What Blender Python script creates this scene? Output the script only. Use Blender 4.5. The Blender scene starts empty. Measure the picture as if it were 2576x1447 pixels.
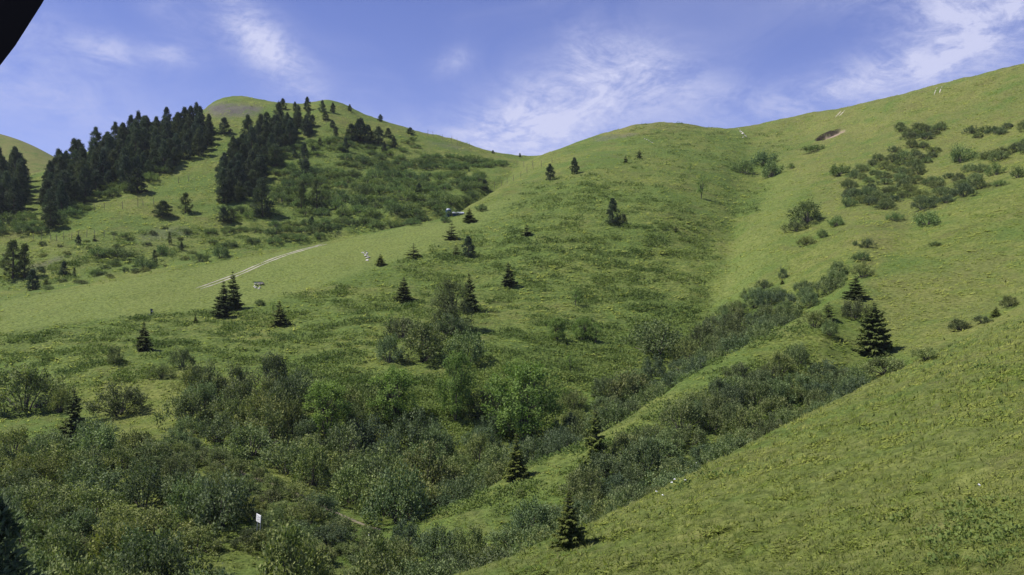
import bpy, math, random
import numpy as np
from mathutils import Vector, Matrix

# ------------------------------------------------------------------ camera, world, sun, exposure
SC = bpy.context.scene
COL = SC.collection
W0, H0, F0 = 2576.0, 1447.0, 2231.0          # the frame's own measuring scale and focal length
CX, CY = W0 / 2, H0 / 2

cam_d = bpy.data.cameras.new("camera")
cam_d.sensor_width = 36.0
cam_d.lens = 36.0 * F0 / W0
cam_d.clip_start = 0.05
cam_d.clip_end = 20000
cam = bpy.data.objects.new("camera", cam_d)
cam.location = (0, 0, 0)
cam.rotation_euler = (math.radians(90), 0, 0)
COL.objects.link(cam)
SC.camera = cam

SUN_EL, SUN_AZ = math.radians(56), math.radians(-94)      # azimuth from +Y towards +X
sun_d = bpy.data.lights.new("sun", 'SUN')
sun_d.energy = 4.8
sun_d.angle = math.radians(0.5)
sun_d.color = (1.0, 0.95, 0.85)
sun = bpy.data.objects.new("sun", sun_d)
sd = Vector((math.sin(SUN_AZ) * math.cos(SUN_EL), math.cos(SUN_AZ) * math.cos(SUN_EL), math.sin(SUN_EL)))
sun.rotation_euler = sd.to_track_quat('Z', 'Y').to_euler()
sun.location = sd * 500
COL.objects.link(sun)

SC.view_settings.view_transform = 'Standard'
SC.view_settings.look = 'None'
SC.view_settings.exposure = 0.3
SC.view_settings.gamma = 1.0
SC.view_settings.use_curve_mapping = False


class NT:
    """short helper for building node trees"""
    def __init__(self, tree):
        self.t = tree
        tree.nodes.clear()

    def n(self, typ, ins=None, **kw):
        nd = self.t.nodes.new(typ)
        for k, v in kw.items():
            setattr(nd, k, v)
        for k, v in (ins or {}).items():
            if hasattr(v, 'is_linked') or hasattr(v, 'links'):
                self.t.links.new(v, nd.inputs[k])
            else:
                nd.inputs[k].default_value = v
        return nd

    def math(self, op, a, b=0.0, c=None, clamp=False):
        ins = {0: a, 1: b}
        if c is not None:
            ins[2] = c
        return self.n('ShaderNodeMath', ins, operation=op, use_clamp=clamp).outputs[0]

    def mix(self, f, a, b, blend='MIX'):
        nd = self.n('ShaderNodeMix', None, data_type='RGBA', blend_type=blend)
        for i, v in ((0, f), (6, a), (7, b)):
            if hasattr(v, 'links'):
                self.t.links.new(v, nd.inputs[i])
            else:
                if i and len(v) == 3:
                    v = (*v, 1)
                nd.inputs[i].default_value = v
        return nd.outputs[2]

    def ramp(self, f, lo, hi):
        return self.n('ShaderNodeMapRange', {0: f, 1: lo, 2: hi, 3: 0.0, 4: 1.0}, interpolation_type='SMOOTHSTEP').outputs[0]

    def noise(self, vec, scale, detail=4, rough=0.55, dist=0.0):
        return self.n('ShaderNodeTexNoise', {'Vector': vec, 'Scale': scale, 'Detail': detail, 'Roughness': rough,
                                             'Distortion': dist}).outputs['Fac']


world = bpy.data.worlds.new("World")
SC.world = world
world.use_nodes = True
w = NT(world.node_tree)
sky = w.n('ShaderNodeTexSky', sky_type='NISHITA', sun_disc=False, sun_elevation=SUN_EL,
          sun_rotation=SUN_AZ, altitude=1800, air_density=1.0, dust_density=0.6, ozone_density=2.0)
dirv = w.n('ShaderNodeTexCoord').outputs['Generated']
sx = w.n('ShaderNodeSeparateXYZ', {0: dirv})
az = w.math('ARCTAN2', sx.outputs[0], sx.outputs[1])
el = w.math('ARCSINE', sx.outputs[2])
ae = w.n('ShaderNodeCombineXYZ', {0: az, 1: el, 2: 0.3}).outputs[0]
skyc = w.mix(1.0, sky.outputs[0], (0.80, 0.77, 1.24), 'MULTIPLY')
# cirrus: soft patches in fixed compass directions, broken up by stretched noise
CLOUDS = [  # azimuth deg, elevation deg, half widths deg, tilt deg, strength
    (-15.3, 14.4, 2.6, 1.1, -32, 1.0), (-24.6, 13.6, 1.6, .75, -8, .75), (-21.0, 13.7, 1.3, .6, 0, .6),
    (-17.0, 16.6, 3.5, 1.2, -45, .4), (-22.0, 17.0, 3.0, 1.0, -40, .25),
    (-3.9, 14.2, 1.1, .6, 20, .6), (4.0, 11.9, 5.0, 1.9, 12, .95), (1.2, 9.4, 5.0, 1.4, 0, .85), (0, 10.6, 3.0, .9, 20, .6),
    (8.5, 13.8, 4.0, 1.6, -25, .55), (12.0, 11.5, 5.0, 1.2, 0, .35), (4.6, 14.6, 1.2, .8, -50, .45),
    (21.0, 12.0, 4.5, 1.2, 14, .8), (26.5, 13.6, 3.4, 1.9, 22, .95), (27.5, 15.5, 3.0, 1.2, 0, .55), (24, 16.8, 6, 1.3, -6, .35),
    (-28, 11.0, 6, 2.2, -15, .35), (-29, 14.5, 2.5, 1.0, 0, .25), (-9, 9.5, 5, 1.5, -20, .3), (34, 15, 5, 2, 10, .6), (-40, 14, 6, 2, 0, .4)]
acc = None
for a_, e_, wa, we, tilt, st in CLOUDS:
    ct, stt = math.cos(math.radians(tilt)), math.sin(math.radians(tilt))
    da = w.math('SUBTRACT', az, math.radians(a_)); de = w.math('SUBTRACT', el, math.radians(e_))
    p = w.math('MULTIPLY_ADD', da, ct, w.math('MULTIPLY', de, stt))
    q = w.math('MULTIPLY_ADD', de, ct, w.math('MULTIPLY', da, -stt))
    p = w.math('DIVIDE', p, math.radians(wa)); q = w.math('DIVIDE', q, math.radians(we))
    r2 = w.math('MULTIPLY_ADD', p, p, w.math('MULTIPLY', q, q))
    g = w.math('MULTIPLY', w.math('EXPONENT', w.math('MULTIPLY', r2, -0.8)), st)
    acc = g if acc is None else w.math('ADD', acc, g)
mapn = w.n('ShaderNodeMapping', {0: ae, 3: (1.0, 1.9, 1.0)}).outputs[0]
mapn.node.inputs['Rotation'].default_value = (0, 0, math.radians(18))
n1 = w.noise(mapn, 12, 10, .64, 1.1)
n2 = w.noise(mapn, 55, 7, .68, .6)
nn = w.math('MULTIPLY_ADD', n2, .48, w.math('MULTIPLY', n1, 1.0))
br = w.ramp(nn, .48, 1.04)
thin = w.math('MULTIPLY', w.ramp(w.noise(mapn, 5, 8, .6, 1.0), .42, .75), .13)
cl = w.math('MULTIPLY_ADD', acc, w.math('MULTIPLY_ADD', br, 1.15, .12), thin)
cl = w.math('MINIMUM', w.math('MULTIPLY', cl, .9), .86)
hz = w.math('MULTIPLY', w.math('EXPONENT', w.math('MULTIPLY', w.math('MAXIMUM', el, 0.0), -8.0)), .6)
skyh = w.mix(hz, skyc, (5.4, 5.7, 8.6))
skyf = w.mix(cl, skyh, (6.3, 6.5, 8.6))
bg = w.n('ShaderNodeBackground', {0: skyf, 1: 0.089})
w.n('ShaderNodeOutputWorld', {0: bg.outputs[0]})

# ------------------------------------------------------------------ small numeric tools
RNG = np.random.default_rng(7)
random.seed(7)


def hash2(ix, iy, s):
    h = (ix.astype(np.int64) * 374761393 + iy.astype(np.int64) * 668265263 + s * 982451653) & 0x7fffffff
    h = ((h ^ (h >> 13)) * 1274126177) & 0x7fffffff
    return ((h ^ (h >> 16)) & 0xffff) / 65535.0


def vnoise(x, y, s=0):
    ix, iy = np.floor(x), np.floor(y)
    fx, fy = x - ix, y - iy
    ux, uy = fx * fx * fx * (fx * (fx * 6 - 15) + 10), fy * fy * fy * (fy * (fy * 6 - 15) + 10)
    a, b = hash2(ix, iy, s), hash2(ix + 1, iy, s)
    c, d = hash2(ix, iy + 1, s), hash2(ix + 1, iy + 1, s)
    return (a + (b - a) * ux) * (1 - uy) + (c + (d - c) * ux) * uy - .5


def fbm(x, y, o=3, s=0):
    t, a = 0, 1.0
    for i in range(o):
        t = t + a * vnoise(x, y, s + i * 17)
        x, y, a = x * 2.03 + 5.1, y * 2.03 + 3.7, a * .5
    return t


def pch(x, y):
    """monotone cubic slopes along axis 0"""
    h = np.diff(x, axis=0); d = np.diff(y, axis=0) / h
    m = np.zeros_like(y)
    w1, w2 = 2 * h[1:] + h[:-1], h[1:] + 2 * h[:-1]
    with np.errstate(divide='ignore', invalid='ignore'):
        mm = (w1 + w2) / (w1 / d[:-1] + w2 / d[1:])
    m[1:-1] = np.where(d[:-1] * d[1:] > 0, mm, 0)
    m[0], m[-1] = d[0], d[-1]
    return m


def pchip_u(us, ys, U):
    us, ys = np.array(us, float)[:, None], np.array(ys, float)[:, None]
    m = pch(us, ys)[:, 0]; us, ys = us[:, 0], ys[:, 0]
    U = np.clip(U, us[0], us[-1])
    k = np.clip(np.searchsorted(us, U) - 1, 0, len(us) - 2)
    h = us[k + 1] - us[k]; t = (U - us[k]) / h
    return ((1 + 2 * t) * (1 - t) ** 2 * ys[k] + t * (1 - t) ** 2 * h * m[k]
            + t * t * (3 - 2 * t) * ys[k + 1] + t * t * (t - 1) * h * m[k + 1])


def inpoly(u, v, poly):
    u, v = np.asarray(u, float), np.asarray(v, float)
    r = np.zeros(u.shape, bool)
    n = len(poly)
    for i in range(n):
        (x1, y1), (x2, y2) = poly[i], poly[(i + 1) % n]
        if y1 == y2:
            continue
        c = ((y1 > v) != (y2 > v)) & (u < (x2 - x1) * (v - y1) / (y2 - y1) + x1)
        r ^= c
    return r


# ------------------------------------------------------------------ terrain: feature lines of the land
# each line: (bearing u, depth in metres, bearing height v) or (u, depth, ('z', height))
Z = lambda z: ('z', z)
pl = lambda X, dz=0: Z(-9.9 + .266 * X + dz)
LINES = {
 'N0': [(-900, 6, Z(-13)), (0, 6, Z(-11.5)), (1288, 6, Z(-9.9)), (2576, 6, Z(-9.0)), (3500, 6, Z(-8.0))],
 'N1': [(-900, 20, Z(-16)), (0, 20, Z(-15)), (900, 21, Z(-13)), (1288, 22, Z(-11.8)), (2576, 22, Z(-8.1)), (3500, 22, Z(-5.2))],
 'CA': [(-900, 36, Z(-20)), (0, 37, Z(-18.5)), (600, 38, Z(-16.5)), (950, 40, Z(-14.6)), (1190, 42, 1447), (1470, 50, 1322), (1840, 65, 1140),
        (2100, 80, 1012), (2330, 95, 902), (2576, 110, 795), (3500, 135, 420)],
 'GA': [(-900, 60, Z(-23.5)), (0, 58, Z(-22)), (600, 58, Z(-21.8)), (900, 60, Z(-22.2)), (1190, 62, Z(-21.5)), (1470, 66, Z(-19.8)), (1840, 80, Z(-17.3)),
        (2100, 95, Z(-14.4)), (2330, 106, Z(-9.2)), (2576, 118, 786), (3500, 145, 400)],
 'CC': [(-900, 120, 1100), (0, 112, 1125), (180, 111, 1122), (450, 108, 1122), (700, 92, 1217), (960, 82, 1332), (1110, 84, 1292), (1300, 92, 1192), (1540, 103, 1080),
        (1770, 120, 932), (1990, 140, 812), (2130, 155, 737), (2300, 172, 665), (2576, 190, 560), (3500, 250, 160)],
 'GC': [(-900, 132, 1050), (0, 128, 1045), (300, 126, 1050), (600, 117, 1065), (900, 104, Z(-23)), (1110, 98, Z(-25)), (1300, 108, Z(-23.3)), (1540, 120, Z(-20.3)),
        (1770, 138, Z(-14.6)), (1990, 155, Z(-7.4)), (2130, 165, 718), (2300, 187, 622), (2576, 212, 482), (3500, 285, 60)],
 'D1': [(-900, 150, 960), (0, 146, 960), (300, 143, 930), (600, 145, 930), (900, 143, 940), (1200, 148, 920), (1500, 158, 900), (1720, 172, 860), (1800, 186, 800),
        (1900, 180, 768), (1990, 177, 738), (2130, 182, 660), (2300, 205, 580), (2576, 240, 420), (3500, 310, 20)],
 'D2': [(-900, 180, 860), (0, 172, 855), (300, 182, 812), (600, 190, 790), (900, 192, 770), (1200, 197, 760), (1500, 205, 740), (1720, 219, 690), (1800, 236, 640),
        (1860, 257, 580), (1990, 256, 540), (2130, 255, 505), (2300, 258, 470), (2576, 275, 340), (3500, 345, -60)],
 'D3': [(-900, 205, 800), (0, 200, 775), (300, 212, 722), (500, 232, 672), (820, 255, 614), (1000, 262, 592), (1140, 270, 564), (1340, 258, 560), (1500, 250, 570),
        (1650, 257, 548), (1760, 276, 520), (1860, 300, 495), (1930, 322, 450), (2000, 320, 425), (2130, 312, 400), (2300, 305, 360), (2576, 310, 260), (3500, 385, -140)],
 'D4': [(-900, 215, 775), (0, 212, 748), (300, 222, 702), (500, 240, 657), (820, 262, 606), (1000, 275, 574), (1140, 290, 541), (1240, 320, 484), (1340, 350, 432),
        (1400, 345, 420), (1500, 340, 402), (1640, 345, 395), (1800, 358, 388), (1900, 375, 380), (2000, 370, 365), (2130, 350, 345), (2300, 335, 300), (2576, 330, 200), (3500, 405, -200)],
 'VV': [(-900, 235, 765), (0, 232, 736), (300, 245, 694), (500, 262, 655), (650, 273, 638), (820, 285, Z(12)), (1000, 298, Z(17)), (1140, 312, Z(23)), (1240, 345, Z(36.3)), (1340, 385, 407),
        (1500, 385, 366), (1640, 385, 350), (1800, 392, 352), (1900, 398, 346), (2000, 394, 325), (2130, 375, 300), (2300, 350, 257), (2576, 340, 176), (3500, 412, -235)],
 'E1': [(-900, 280, 640), (0, 262, 655), (300, 275, 624), (500, 290, 602), (820, 310, 565), (1000, 318, 538), (1140, 330, 508), (1240, 365, 452), (1340, 415, 399),
        (1480, 410, 354), (1640, 405, 322), (1800, 406, 332), (1860, 411, 328), (2000, 405, 300), (2130, 385, 274), (2300, 360, 234), (2576, 345, 165), (3500, 416, -245)],
 'E2': [(-900, 315, 540), (0, 310, 520), (300, 320, 500), (500, 335, 470), (820, 360, 440), (1000, 375, 428), (1140, 390, 416), (1240, 415, 400), (1340, 432, 395),
        (1480, 419, 351), (1640, 416, 311), (1800, 416, 326), (1860, 419, 323), (2000, 414, 295), (2100, 402, 276), (2300, 375, 231), (2576, 350, 162), (3500, 421, -250)],
 'SK': [(-900, 350, 520), (-200, 355, 480), (0, 365, 455), (120, 380, 430), (250, 400, 372), (400, 430, 318), (490, 455, 305), (525, 475, 270), (560, 485, 257), (605, 490, 251), (650, 488, 257), (690, 482, 266),
        (760, 480, 268), (830, 480, 255), (900, 470, 284), (1000, 460, 320), (1150, 455, 356), (1240, 445, 384), (1300, 440, 393), (1390, 430, 388), (1480, 425, 350), (1560, 425, 325),
        (1640, 425, 310), (1720, 425, 313), (1790, 425, 324), (1860, 428, 321), (2000, 420, 294), (2100, 410, 275), (2300, 385, 230), (2576, 355, 160), (3500, 427, -260)],
 'BK': [(-900, 450, Z(25)), (0, 470, Z(38)), (300, 500, Z(50)), (600, 560, Z(85)), (1300, 520, Z(45)), (1640, 520, Z(60)), (2100, 520, Z(70)), (2576, 460, Z(80)), (3500, 560, Z(190))],
 'FH': [(-900, 720, 250), (-200, 680, 300), (0, 650, 339), (60, 640, 358), (110, 630, 382), (180, 620, 420), (300, 640, 480), (1300, 700, 500), (2576, 700, 400), (3500, 760, 50)],
 'FE': [(-900, 2500, Z(-60)), (1288, 2500, Z(-60)), (3500, 2500, Z(-60))],
}
ORDER = list(LINES)
SUBD = [18, 230, 34, 70, 28, 62, 62, 60, 40, 26, 46, 52, 60, 10, 24, 10]
NCOL = 1010
U = np.linspace(-900, 3500, NCOL)
YL, ZL = [], []
for nm in ORDER:
    L = LINES[nm]
    us = [p[0] for p in L]; ys = [p[1] for p in L]
    zs = [p[2][1] if isinstance(p[2], tuple) else p[1] * (CY - p[2]) / F0 for p in L]
    YL.append(pchip_u(us, ys, U)); ZL.append(pchip_u(us, zs, U))
YL, ZL = np.array(YL), np.array(ZL)
for k in range(1, len(YL)):
    YL[k] = np.maximum(YL[k], YL[k - 1] + .8)
M = pch(YL, ZL)
rowsY, rowsZ, rowsS = [], [], []
for k, n in enumerate(SUBD):
    h = YL[k + 1] - YL[k]
    for i in range(n + (k == len(SUBD) - 1)):
        t = i / n
        rowsY.append(YL[k] + t * h); rowsS.append(k + t)
        rowsZ.append((1 + 2 * t) * (1 - t) ** 2 * ZL[k] + t * (1 - t) ** 2 * h * M[k]
                     + t * t * (3 - 2 * t) * ZL[k + 1] + t * t * (t - 1) * h * M[k + 1])
GY, GZ, GS = np.array(rowsY), np.array(rowsZ), np.array(rowsS)
NROW = len(GY)
GS = np.repeat(GS[:, None], NCOL, 1)
GX = (U[None, :] - CX) / F0 * GY
GV0 = CY - GZ / GY * F0
GU = np.broadcast_to(U, GY.shape)


def blur(a, n, ax):
    for _ in range(n):
        p = np.concatenate([np.take(a, [0], ax), a, np.take(a, [-1], ax)], ax)
        sl = lambda s, e: p[s:e, :] if ax == 0 else p[:, s:e]
        L_ = a.shape[ax]
        a = .25 * sl(0, L_) + .5 * sl(1, L_ + 1) + .25 * sl(2, L_ + 2)
    return a


GZ = blur(GZ, 30, 1)
GZ = blur(GZ, 3, 0)


def soft(poly, n=5):
    m = inpoly(GU, GV0, poly).astype(float)
    return blur(blur(m, n * 2, 0), n * 2, 1)


front = GS < 9.05                     # everything on the near side of the first far crest
D_POLY = [(0, 840), (330, 800), (640, 775), (900, 700), (1060, 640), (1180, 560), (1330, 470), (1480, 430), (1660, 470), (1800, 560), (1800, 640), (1790, 760), (1700, 860),
          (1500, 960), (1300, 1120), (900, 1050), (640, 940), (420, 900), (360, 960), (0, 1000)]
m_dwarf = soft(D_POLY, 6) * front
m_dwarf = np.maximum(m_dwarf, .5 * soft([(1600, 300), (1560, 420), (1900, 560), (2020, 330), (1900, 330)], 8))
E_POLY = [(0, 740), (500, 650), (820, 600), (1140, 540), (1260, 460), (1180, 400), (820, 330), (540, 560), (300, 600), (0, 660)]
m_dwarf = np.maximum(m_dwarf, .55 * (GS > 3.2) * (GS < 4.6) * np.clip((GU - 1000) / 120, 0, 1) * np.clip((2080 - GU) / 120, 0, 1))
m_dwarf = np.maximum(m_dwarf, .75 * soft(E_POLY, 4) * (GS > 8.6))
m_piste = np.maximum(soft([(0, 835), (0, 760), (500, 672), (820, 612), (1140, 548), (1340, 470), (1400, 420), (1260, 540), (1060, 640), (640, 770), (330, 795)], 4) * front,
                     soft([(1790, 770), (1830, 640), (1960, 445), (2050, 430), (1960, 560), (1900, 720)], 6) * .5)
m_scree = soft([(518, 262), (560, 258), (640, 266), (668, 268), (640, 285), (580, 292), (530, 286)], 2) * (GS > 11)
m_scree = np.maximum(m_scree, .4 * soft([(70, 690), (70, 672), (160, 645), (170, 655)], 2))
m_scree = np.maximum(m_scree, .35 * soft([(340, 605), (380, 575), (470, 570), (480, 590), (400, 610)], 4))
m_scree = np.maximum(m_scree, .45 * soft([(1490, 348), (1600, 335), (1600, 343), (1500, 358)], 2))
m_scree = np.maximum(m_scree, .35 * soft([(1060, 355), (1130, 357), (1190, 380), (1130, 375)], 3))
m_dry = np.maximum(soft([(1500, 345), (1560, 320), (1640, 305), (1760, 318), (1700, 335), (1560, 345)], 3),
                   .6 * soft([(1860, 322), (2576, 160), (2576, 420), (2300, 560), (2200, 700), (2576, 600), (2576, 790), (2300, 900), (2200, 820), (2150, 640), (2050, 500)], 10))
m_dry = np.maximum(m_dry, .5 * (GS < 2.3) * (.5 + .5 * np.clip((GU - 1400) / 1000, 0, 1)))
m_dry = np.maximum(m_dry, .8 * soft([(0, 330), (110, 375), (0, 390)], 2) * (GS > 13.5))
m_dry = np.maximum(m_dry, .9 * (GS > 13.6))
m_lush = np.clip(soft([(900, 1000), (1400, 860), (1760, 740), (1800, 800), (1700, 900), (1500, 1000), (1300, 1130), (1000, 1120)], 8) * 1.0, 0, 1)
m_earth = np.zeros_like(GX)

# relief noise
far = np.clip(GY / 200, .35, 1.6)
nz = .55 * far * fbm(GX / 19, GY / 19, 3, 1) + .28 * fbm(GX / 5.3, GY / 5.3, 3, 5) * (1 - .7 * m_piste)
nz = nz + m_dwarf * (1 - m_piste) * (.55 * fbm(GX / 7.5, GY / 2.6 + GX / 17, 3, 9) + .3 * fbm(GX / 2.6, GY / 1.6, 2, 13))
nz = nz + (GS < 4.2) * (.2 * fbm(GX / 1.5, GY / 1.7, 2, 21)) + (GS < 2.2) * .14 * fbm((GX + GY) / 1.5, (GX - GY) / .75, 2, 23)
nz = nz + .3 * (GS > 10) * fbm(GX / 3.1, GY / 4, 2, 57)
nz = nz + .17 * fbm(GX / 13 + GY / 17, GZ / 1.25, 2, 51) * (1 - m_piste) * (GS > 4.5) + m_scree * 1.3 * fbm(GX / 5, GY / 5, 3, 53)
nz = nz * np.clip((14.2 - GS) / .5, 0, 1)
GZ = GZ + nz


def V_of():
    return CY - GZ / GY * F0


GV = V_of()


def visible(margin=3):
    run = np.minimum.accumulate(GV, axis=0)
    prev = np.vstack([np.full((1, NCOL), 1e9), run[:-1]])
    return GV < prev + margin


def ground(u, v):
    """the first land the sight line (u, v) meets"""
    c = int(round((u - U[0]) / (U[1] - U[0])))
    c = min(max(c, 0), NCOL - 1)
    col = GV[:, c]
    k = int(np.argmax(col <= v))
    if col[k] > v:
        k = int(np.argmin(col[:int(NROW * .97)]))
    k = max(k, 1)
    a, b = col[k - 1], col[k]
    t = 0 if a <= b else min(max((a - v) / (a - b), 0), 1)
    Y = GY[k - 1, c] + t * (GY[k, c] - GY[k - 1, c])
    X = (u - CX) / F0 * Y
    return Vector((X, Y, height(X, Y)))


def height(X, Y):
    u = CX + X / Y * F0
    fc = min(max((u - U[0]) / (U[1] - U[0]), 0), NCOL - 1.001)
    c = int(fc); t = fc - c
    z0 = np.interp(Y, GY[:, c], GZ[:, c]); z1 = np.interp(Y, GY[:, c + 1], GZ[:, c + 1])
    return float(z0 + t * (z1 - z0))


def at(u, Y):
    X = (u - CX) / F0 * Y
    return Vector((X, Y, height(X, Y)))


def line_depth(u, s):
    c = int(np.clip(round((u - U[0]) / (U[1] - U[0])), 0, NCOL - 1))
    return float(np.interp(s, GS[:, c], GY[:, c]))


# the small landslip on the right-hand hill: a scooped hollow with a steep upper lip
sp = ground(2090, 338)
dx, dy = GX - sp.x, GY - sp.y
e = (dx / 5.0) ** 2 + ((dy + dx * .12) / 6.0) ** 2
wob = .35 * fbm(GX / 1.7, GY / 1.7, 2, 33)
m_earth = np.clip((1.15 - e + wob) * 3, 0, 1)
m_lip_soil_shade = np.clip((e + wob * .5 - .5) * 4, 0, 1) * np.clip((dy - 1.6) / 1.5, 0, 1) * np.clip((1.5 - e) * 3, 0, 1)  # dark band under the upper edge: topsoil plus painted shade of the overhang
GZ = GZ - 2.8 * m_earth * np.clip(.45 + (dy) / 8, 0, 1)
GV = V_of()


# ------------------------------------------------------------------ materials
def new_mat(name):
    m = bpy.data.materials.new(name)
    m.use_nodes = True
    return m, NT(m.node_tree)


def principled(t, color, rough=.8, normal=None, spec=.2, extra=None):
    ins = {'Base Color': color if hasattr(color, 'links') else (*color, 1), 'Roughness': rough, 'Specular IOR Level': spec}
    if normal is not None:
        ins['Normal'] = normal
    ins.update(extra or {})
    return t.n('ShaderNodeBsdfPrincipled', ins)


def simple(name, color, rough=.7, var=.25, scale=3.0, metallic=0.0):
    m, t = new_mat(name)
    pos = t.n('ShaderNodeTexCoord').outputs['Object']
    n = t.noise(pos, scale, 5)
    c = t.mix(n, tuple(x * (1 - var) for x in color), tuple(min(x * (1 + var), 1) for x in color))
    b = principled(t, c, rough, extra={'Metallic': metallic})
    t.n('ShaderNodeOutputMaterial', {0: b.outputs[0]})
    return m


def terrain_material():
    m, t = new_mat("meadow")
    pos = t.n('ShaderNodeNewGeometry').outputs['Position']
    A = lambda n: t.n('ShaderNodeAttribute', attribute_name=n).outputs['Fac']
    big = t.noise(pos, .045, 4); mid = t.noise(pos, .28, 5, .6); fin = t.noise(pos, 1.7, 5, .7); vf = t.noise(pos, 6.0, 3, .7)
    grass = t.mix(t.ramp(mid, .35, .65), (.116, .149, .037), (.170, .188, .056))
    grass = t.mix(t.math('MULTIPLY', t.ramp(big, .38, .62), .8), grass, (.090, .142, .034))
    grass = t.mix(t.math('MULTIPLY', A('dry'), t.ramp(t.noise(pos, .16, 4), .3, .6)), grass, (.172, .172, .062))
    grass = t.mix(t.math('MULTIPLY', t.ramp(t.noise(pos, .11, 6, .65, .5), .5, .68), .55), grass, (.120, .118, .045))
    grass = t.mix(t.math('MULTIPLY', A('piste'), .75), grass, (.165, .202, .060))
    # low dwarf heath between the grass, in streaks that follow the slope
    mp = t.n('ShaderNodeMapping', {0: pos, 3: (.2, .4, .5)}).outputs[0]
    st = t.noise(mp, 1.5, 6, .62, .5)
    hm = t.math('MULTIPLY', A('dwarf'), t.ramp(st, .37, .66))
    heath = t.mix(t.ramp(fin, .35, .65), (.068, .104, .027), (.125, .165, .044))
    c = t.mix(hm, grass, heath)
    c = t.mix(t.math('MULTIPLY', A('lush'), .5), c, (.080, .125, .028))
    rs = t.n('ShaderNodeMapping', {0: pos}, vector_type='TEXTURE').outputs[0]
    rs.node.inputs['Rotation'].default_value = (0, 0, math.radians(46)); rs.node.inputs['Scale'].default_value = (2.2, .8, 1.2)
    sk = t.noise(rs, .9, 6, .6, .3)
    c = t.mix(t.math('MULTIPLY', t.ramp(sk, .36, .66), A('near')), c, t.mix(1.0, c, (.76, .82, .70), 'MULTIPLY'))
    c = t.mix(t.math('MULTIPLY', t.ramp(t.noise(rs, .45, 5, .65, .6), .52, .72), t.math('MULTIPLY', A('near'), .45)), c, (.115, .105, .050))
    speck = t.ramp(fin, .36, .62)
    c = t.mix(1.0, c, t.mix(speck, (.62, .66, .58), (1.22, 1.2, 1.15)), 'MULTIPLY')
    c = t.mix(1.0, c, t.mix(vf, (.75, .78, .7), (1.22, 1.2, 1.2)), 'MULTIPLY')
    sc = t.mix(t.ramp(fin, .3, .7), (.082, .078, .068), (.150, .140, .118))
    c = t.mix(t.math('MULTIPLY', A('scree'), t.ramp(mid, .2, .55)), c, sc)
    c = t.mix(A('earth'), c, t.mix(t.ramp(fin, .3, .7), (.22, .165, .125), (.38, .29, .22)))
    c = t.mix(A('lip_soil_shade'), c, (.030, .024, .018))  # dark soil, with the overhang's shade put into the colour
    bmp = t.n('ShaderNodeBump', {'Strength': .9, 'Distance': .35, 'Height': t.math('MULTIPLY_ADD', fin, .7, t.math('MULTIPLY', vf, .25))})
    b = principled(t, c, .9, bmp.outputs[0], .1)
    t.n('ShaderNodeOutputMaterial', {0: b.outputs[0]})
    return m


def leaf_material(name, dark, light, trans=.3, objvar=.25, upn=.3):
    """leaf colour varies leaf by leaf (attribute) and plant by plant"""
    m, t = new_mat(name)
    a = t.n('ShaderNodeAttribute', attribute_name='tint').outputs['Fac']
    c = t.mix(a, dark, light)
    rnd = t.n('ShaderNodeObjectInfo').outputs['Random']
    c = t.mix(1.0, c, t.mix(rnd, (1 - objvar, 1 - objvar, 1 - objvar * .6), (1 + objvar, 1 + objvar * .9, 1 + objvar * .2)), 'MULTIPLY')
    gn = t.n('ShaderNodeNewGeometry').outputs['Normal']
    up = t.n('ShaderNodeVectorMath', {0: t.n('ShaderNodeVectorMath', {0: gn, 'Scale': 1 - upn}, operation='SCALE').outputs[0], 1: (0, 0, upn)}, operation='ADD').outputs[0]
    up = t.n('ShaderNodeVectorMath', {0: up}, operation='NORMALIZE').outputs[0]
    r2 = t.math('FRACT', t.math('MULTIPLY', rnd, 37.7))
    c = t.mix(1.0, c, t.mix(r2, (1 + objvar * .45, 1.0, 1 - objvar * .5), (1 - objvar * .22, 1.0, 1 + objvar * .2)), 'MULTIPLY')
    b = principled(t, c, .75, up, .1)
    tr = t.n('ShaderNodeBsdfTranslucent', {0: t.mix(1.0, c, (1.1, 1.25, .5), 'MULTIPLY')})
    mx = t.n('ShaderNodeMixShader', {0: trans, 1: b.outputs[0], 2: tr.outputs[0]})
    t.n('ShaderNodeOutputMaterial', {0: mx.outputs[0]})
    return m


M_TERR = terrain_material()
M_ALDER = leaf_material("alder_leaf", (.058, .092, .036), (.265, .318, .150), .24, .32, .1)
M_WILLOW = leaf_material("willow_leaf", (.060, .096, .040), (.255, .315, .155), .24, .28, .1)
M_MUGO = leaf_material("mountain_pine_needles", (.066, .112, .042), (.225, .305, .120), .25, .22, .15)
M_ROWAN = leaf_material("rowan_leaf", (.085, .150, .036), (.260, .370, .105), .35, .12, .2)
M_BIRCH = leaf_material("birch_leaf", (.075, .100, .040), (.155, .180, .078), .3, .15, .3)
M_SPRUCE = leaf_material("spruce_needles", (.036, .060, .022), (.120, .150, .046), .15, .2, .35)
M_YSPRUCE = leaf_material("young_spruce_needles", (.052, .078, .020), (.150, .178, .045), .2, .15, .4)
M_PINE = leaf_material("stone_pine_needles", (.034, .056, .034), (.115, .155, .084), .15, .3, .25)
M_HEATH = leaf_material("heath_leaf", (.090, .138, .038), (.200, .255, .070), .3, 0, .5)
M_GRASS = leaf_material("grass_blade", (.140, .188, .050), (.295, .312, .115), .5, 0, .8)
M_BARK = simple("bark", (.075, .06, .048), .9, .4, 6)
M_GREYBARK = simple("grey_bark", (.085, .078, .068), .85, .35, 5)
M_WOOD = simple("weathered_wood", (.14, .12, .10), .85, .3, 8)
M_STONE = simple("pale_stone", (.55, .52, .46), .85, .3, 2)
M_RUT = simple("track_gravel", (.41, .365, .315), .95, .4, 1.2)
M_TRAIL = simple("trail_earth", (.20, .17, .125), .95, .4, .8)
M_WHITE = simple("white_paint", (.8, .8, .8), .5, .06, 3)
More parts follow.
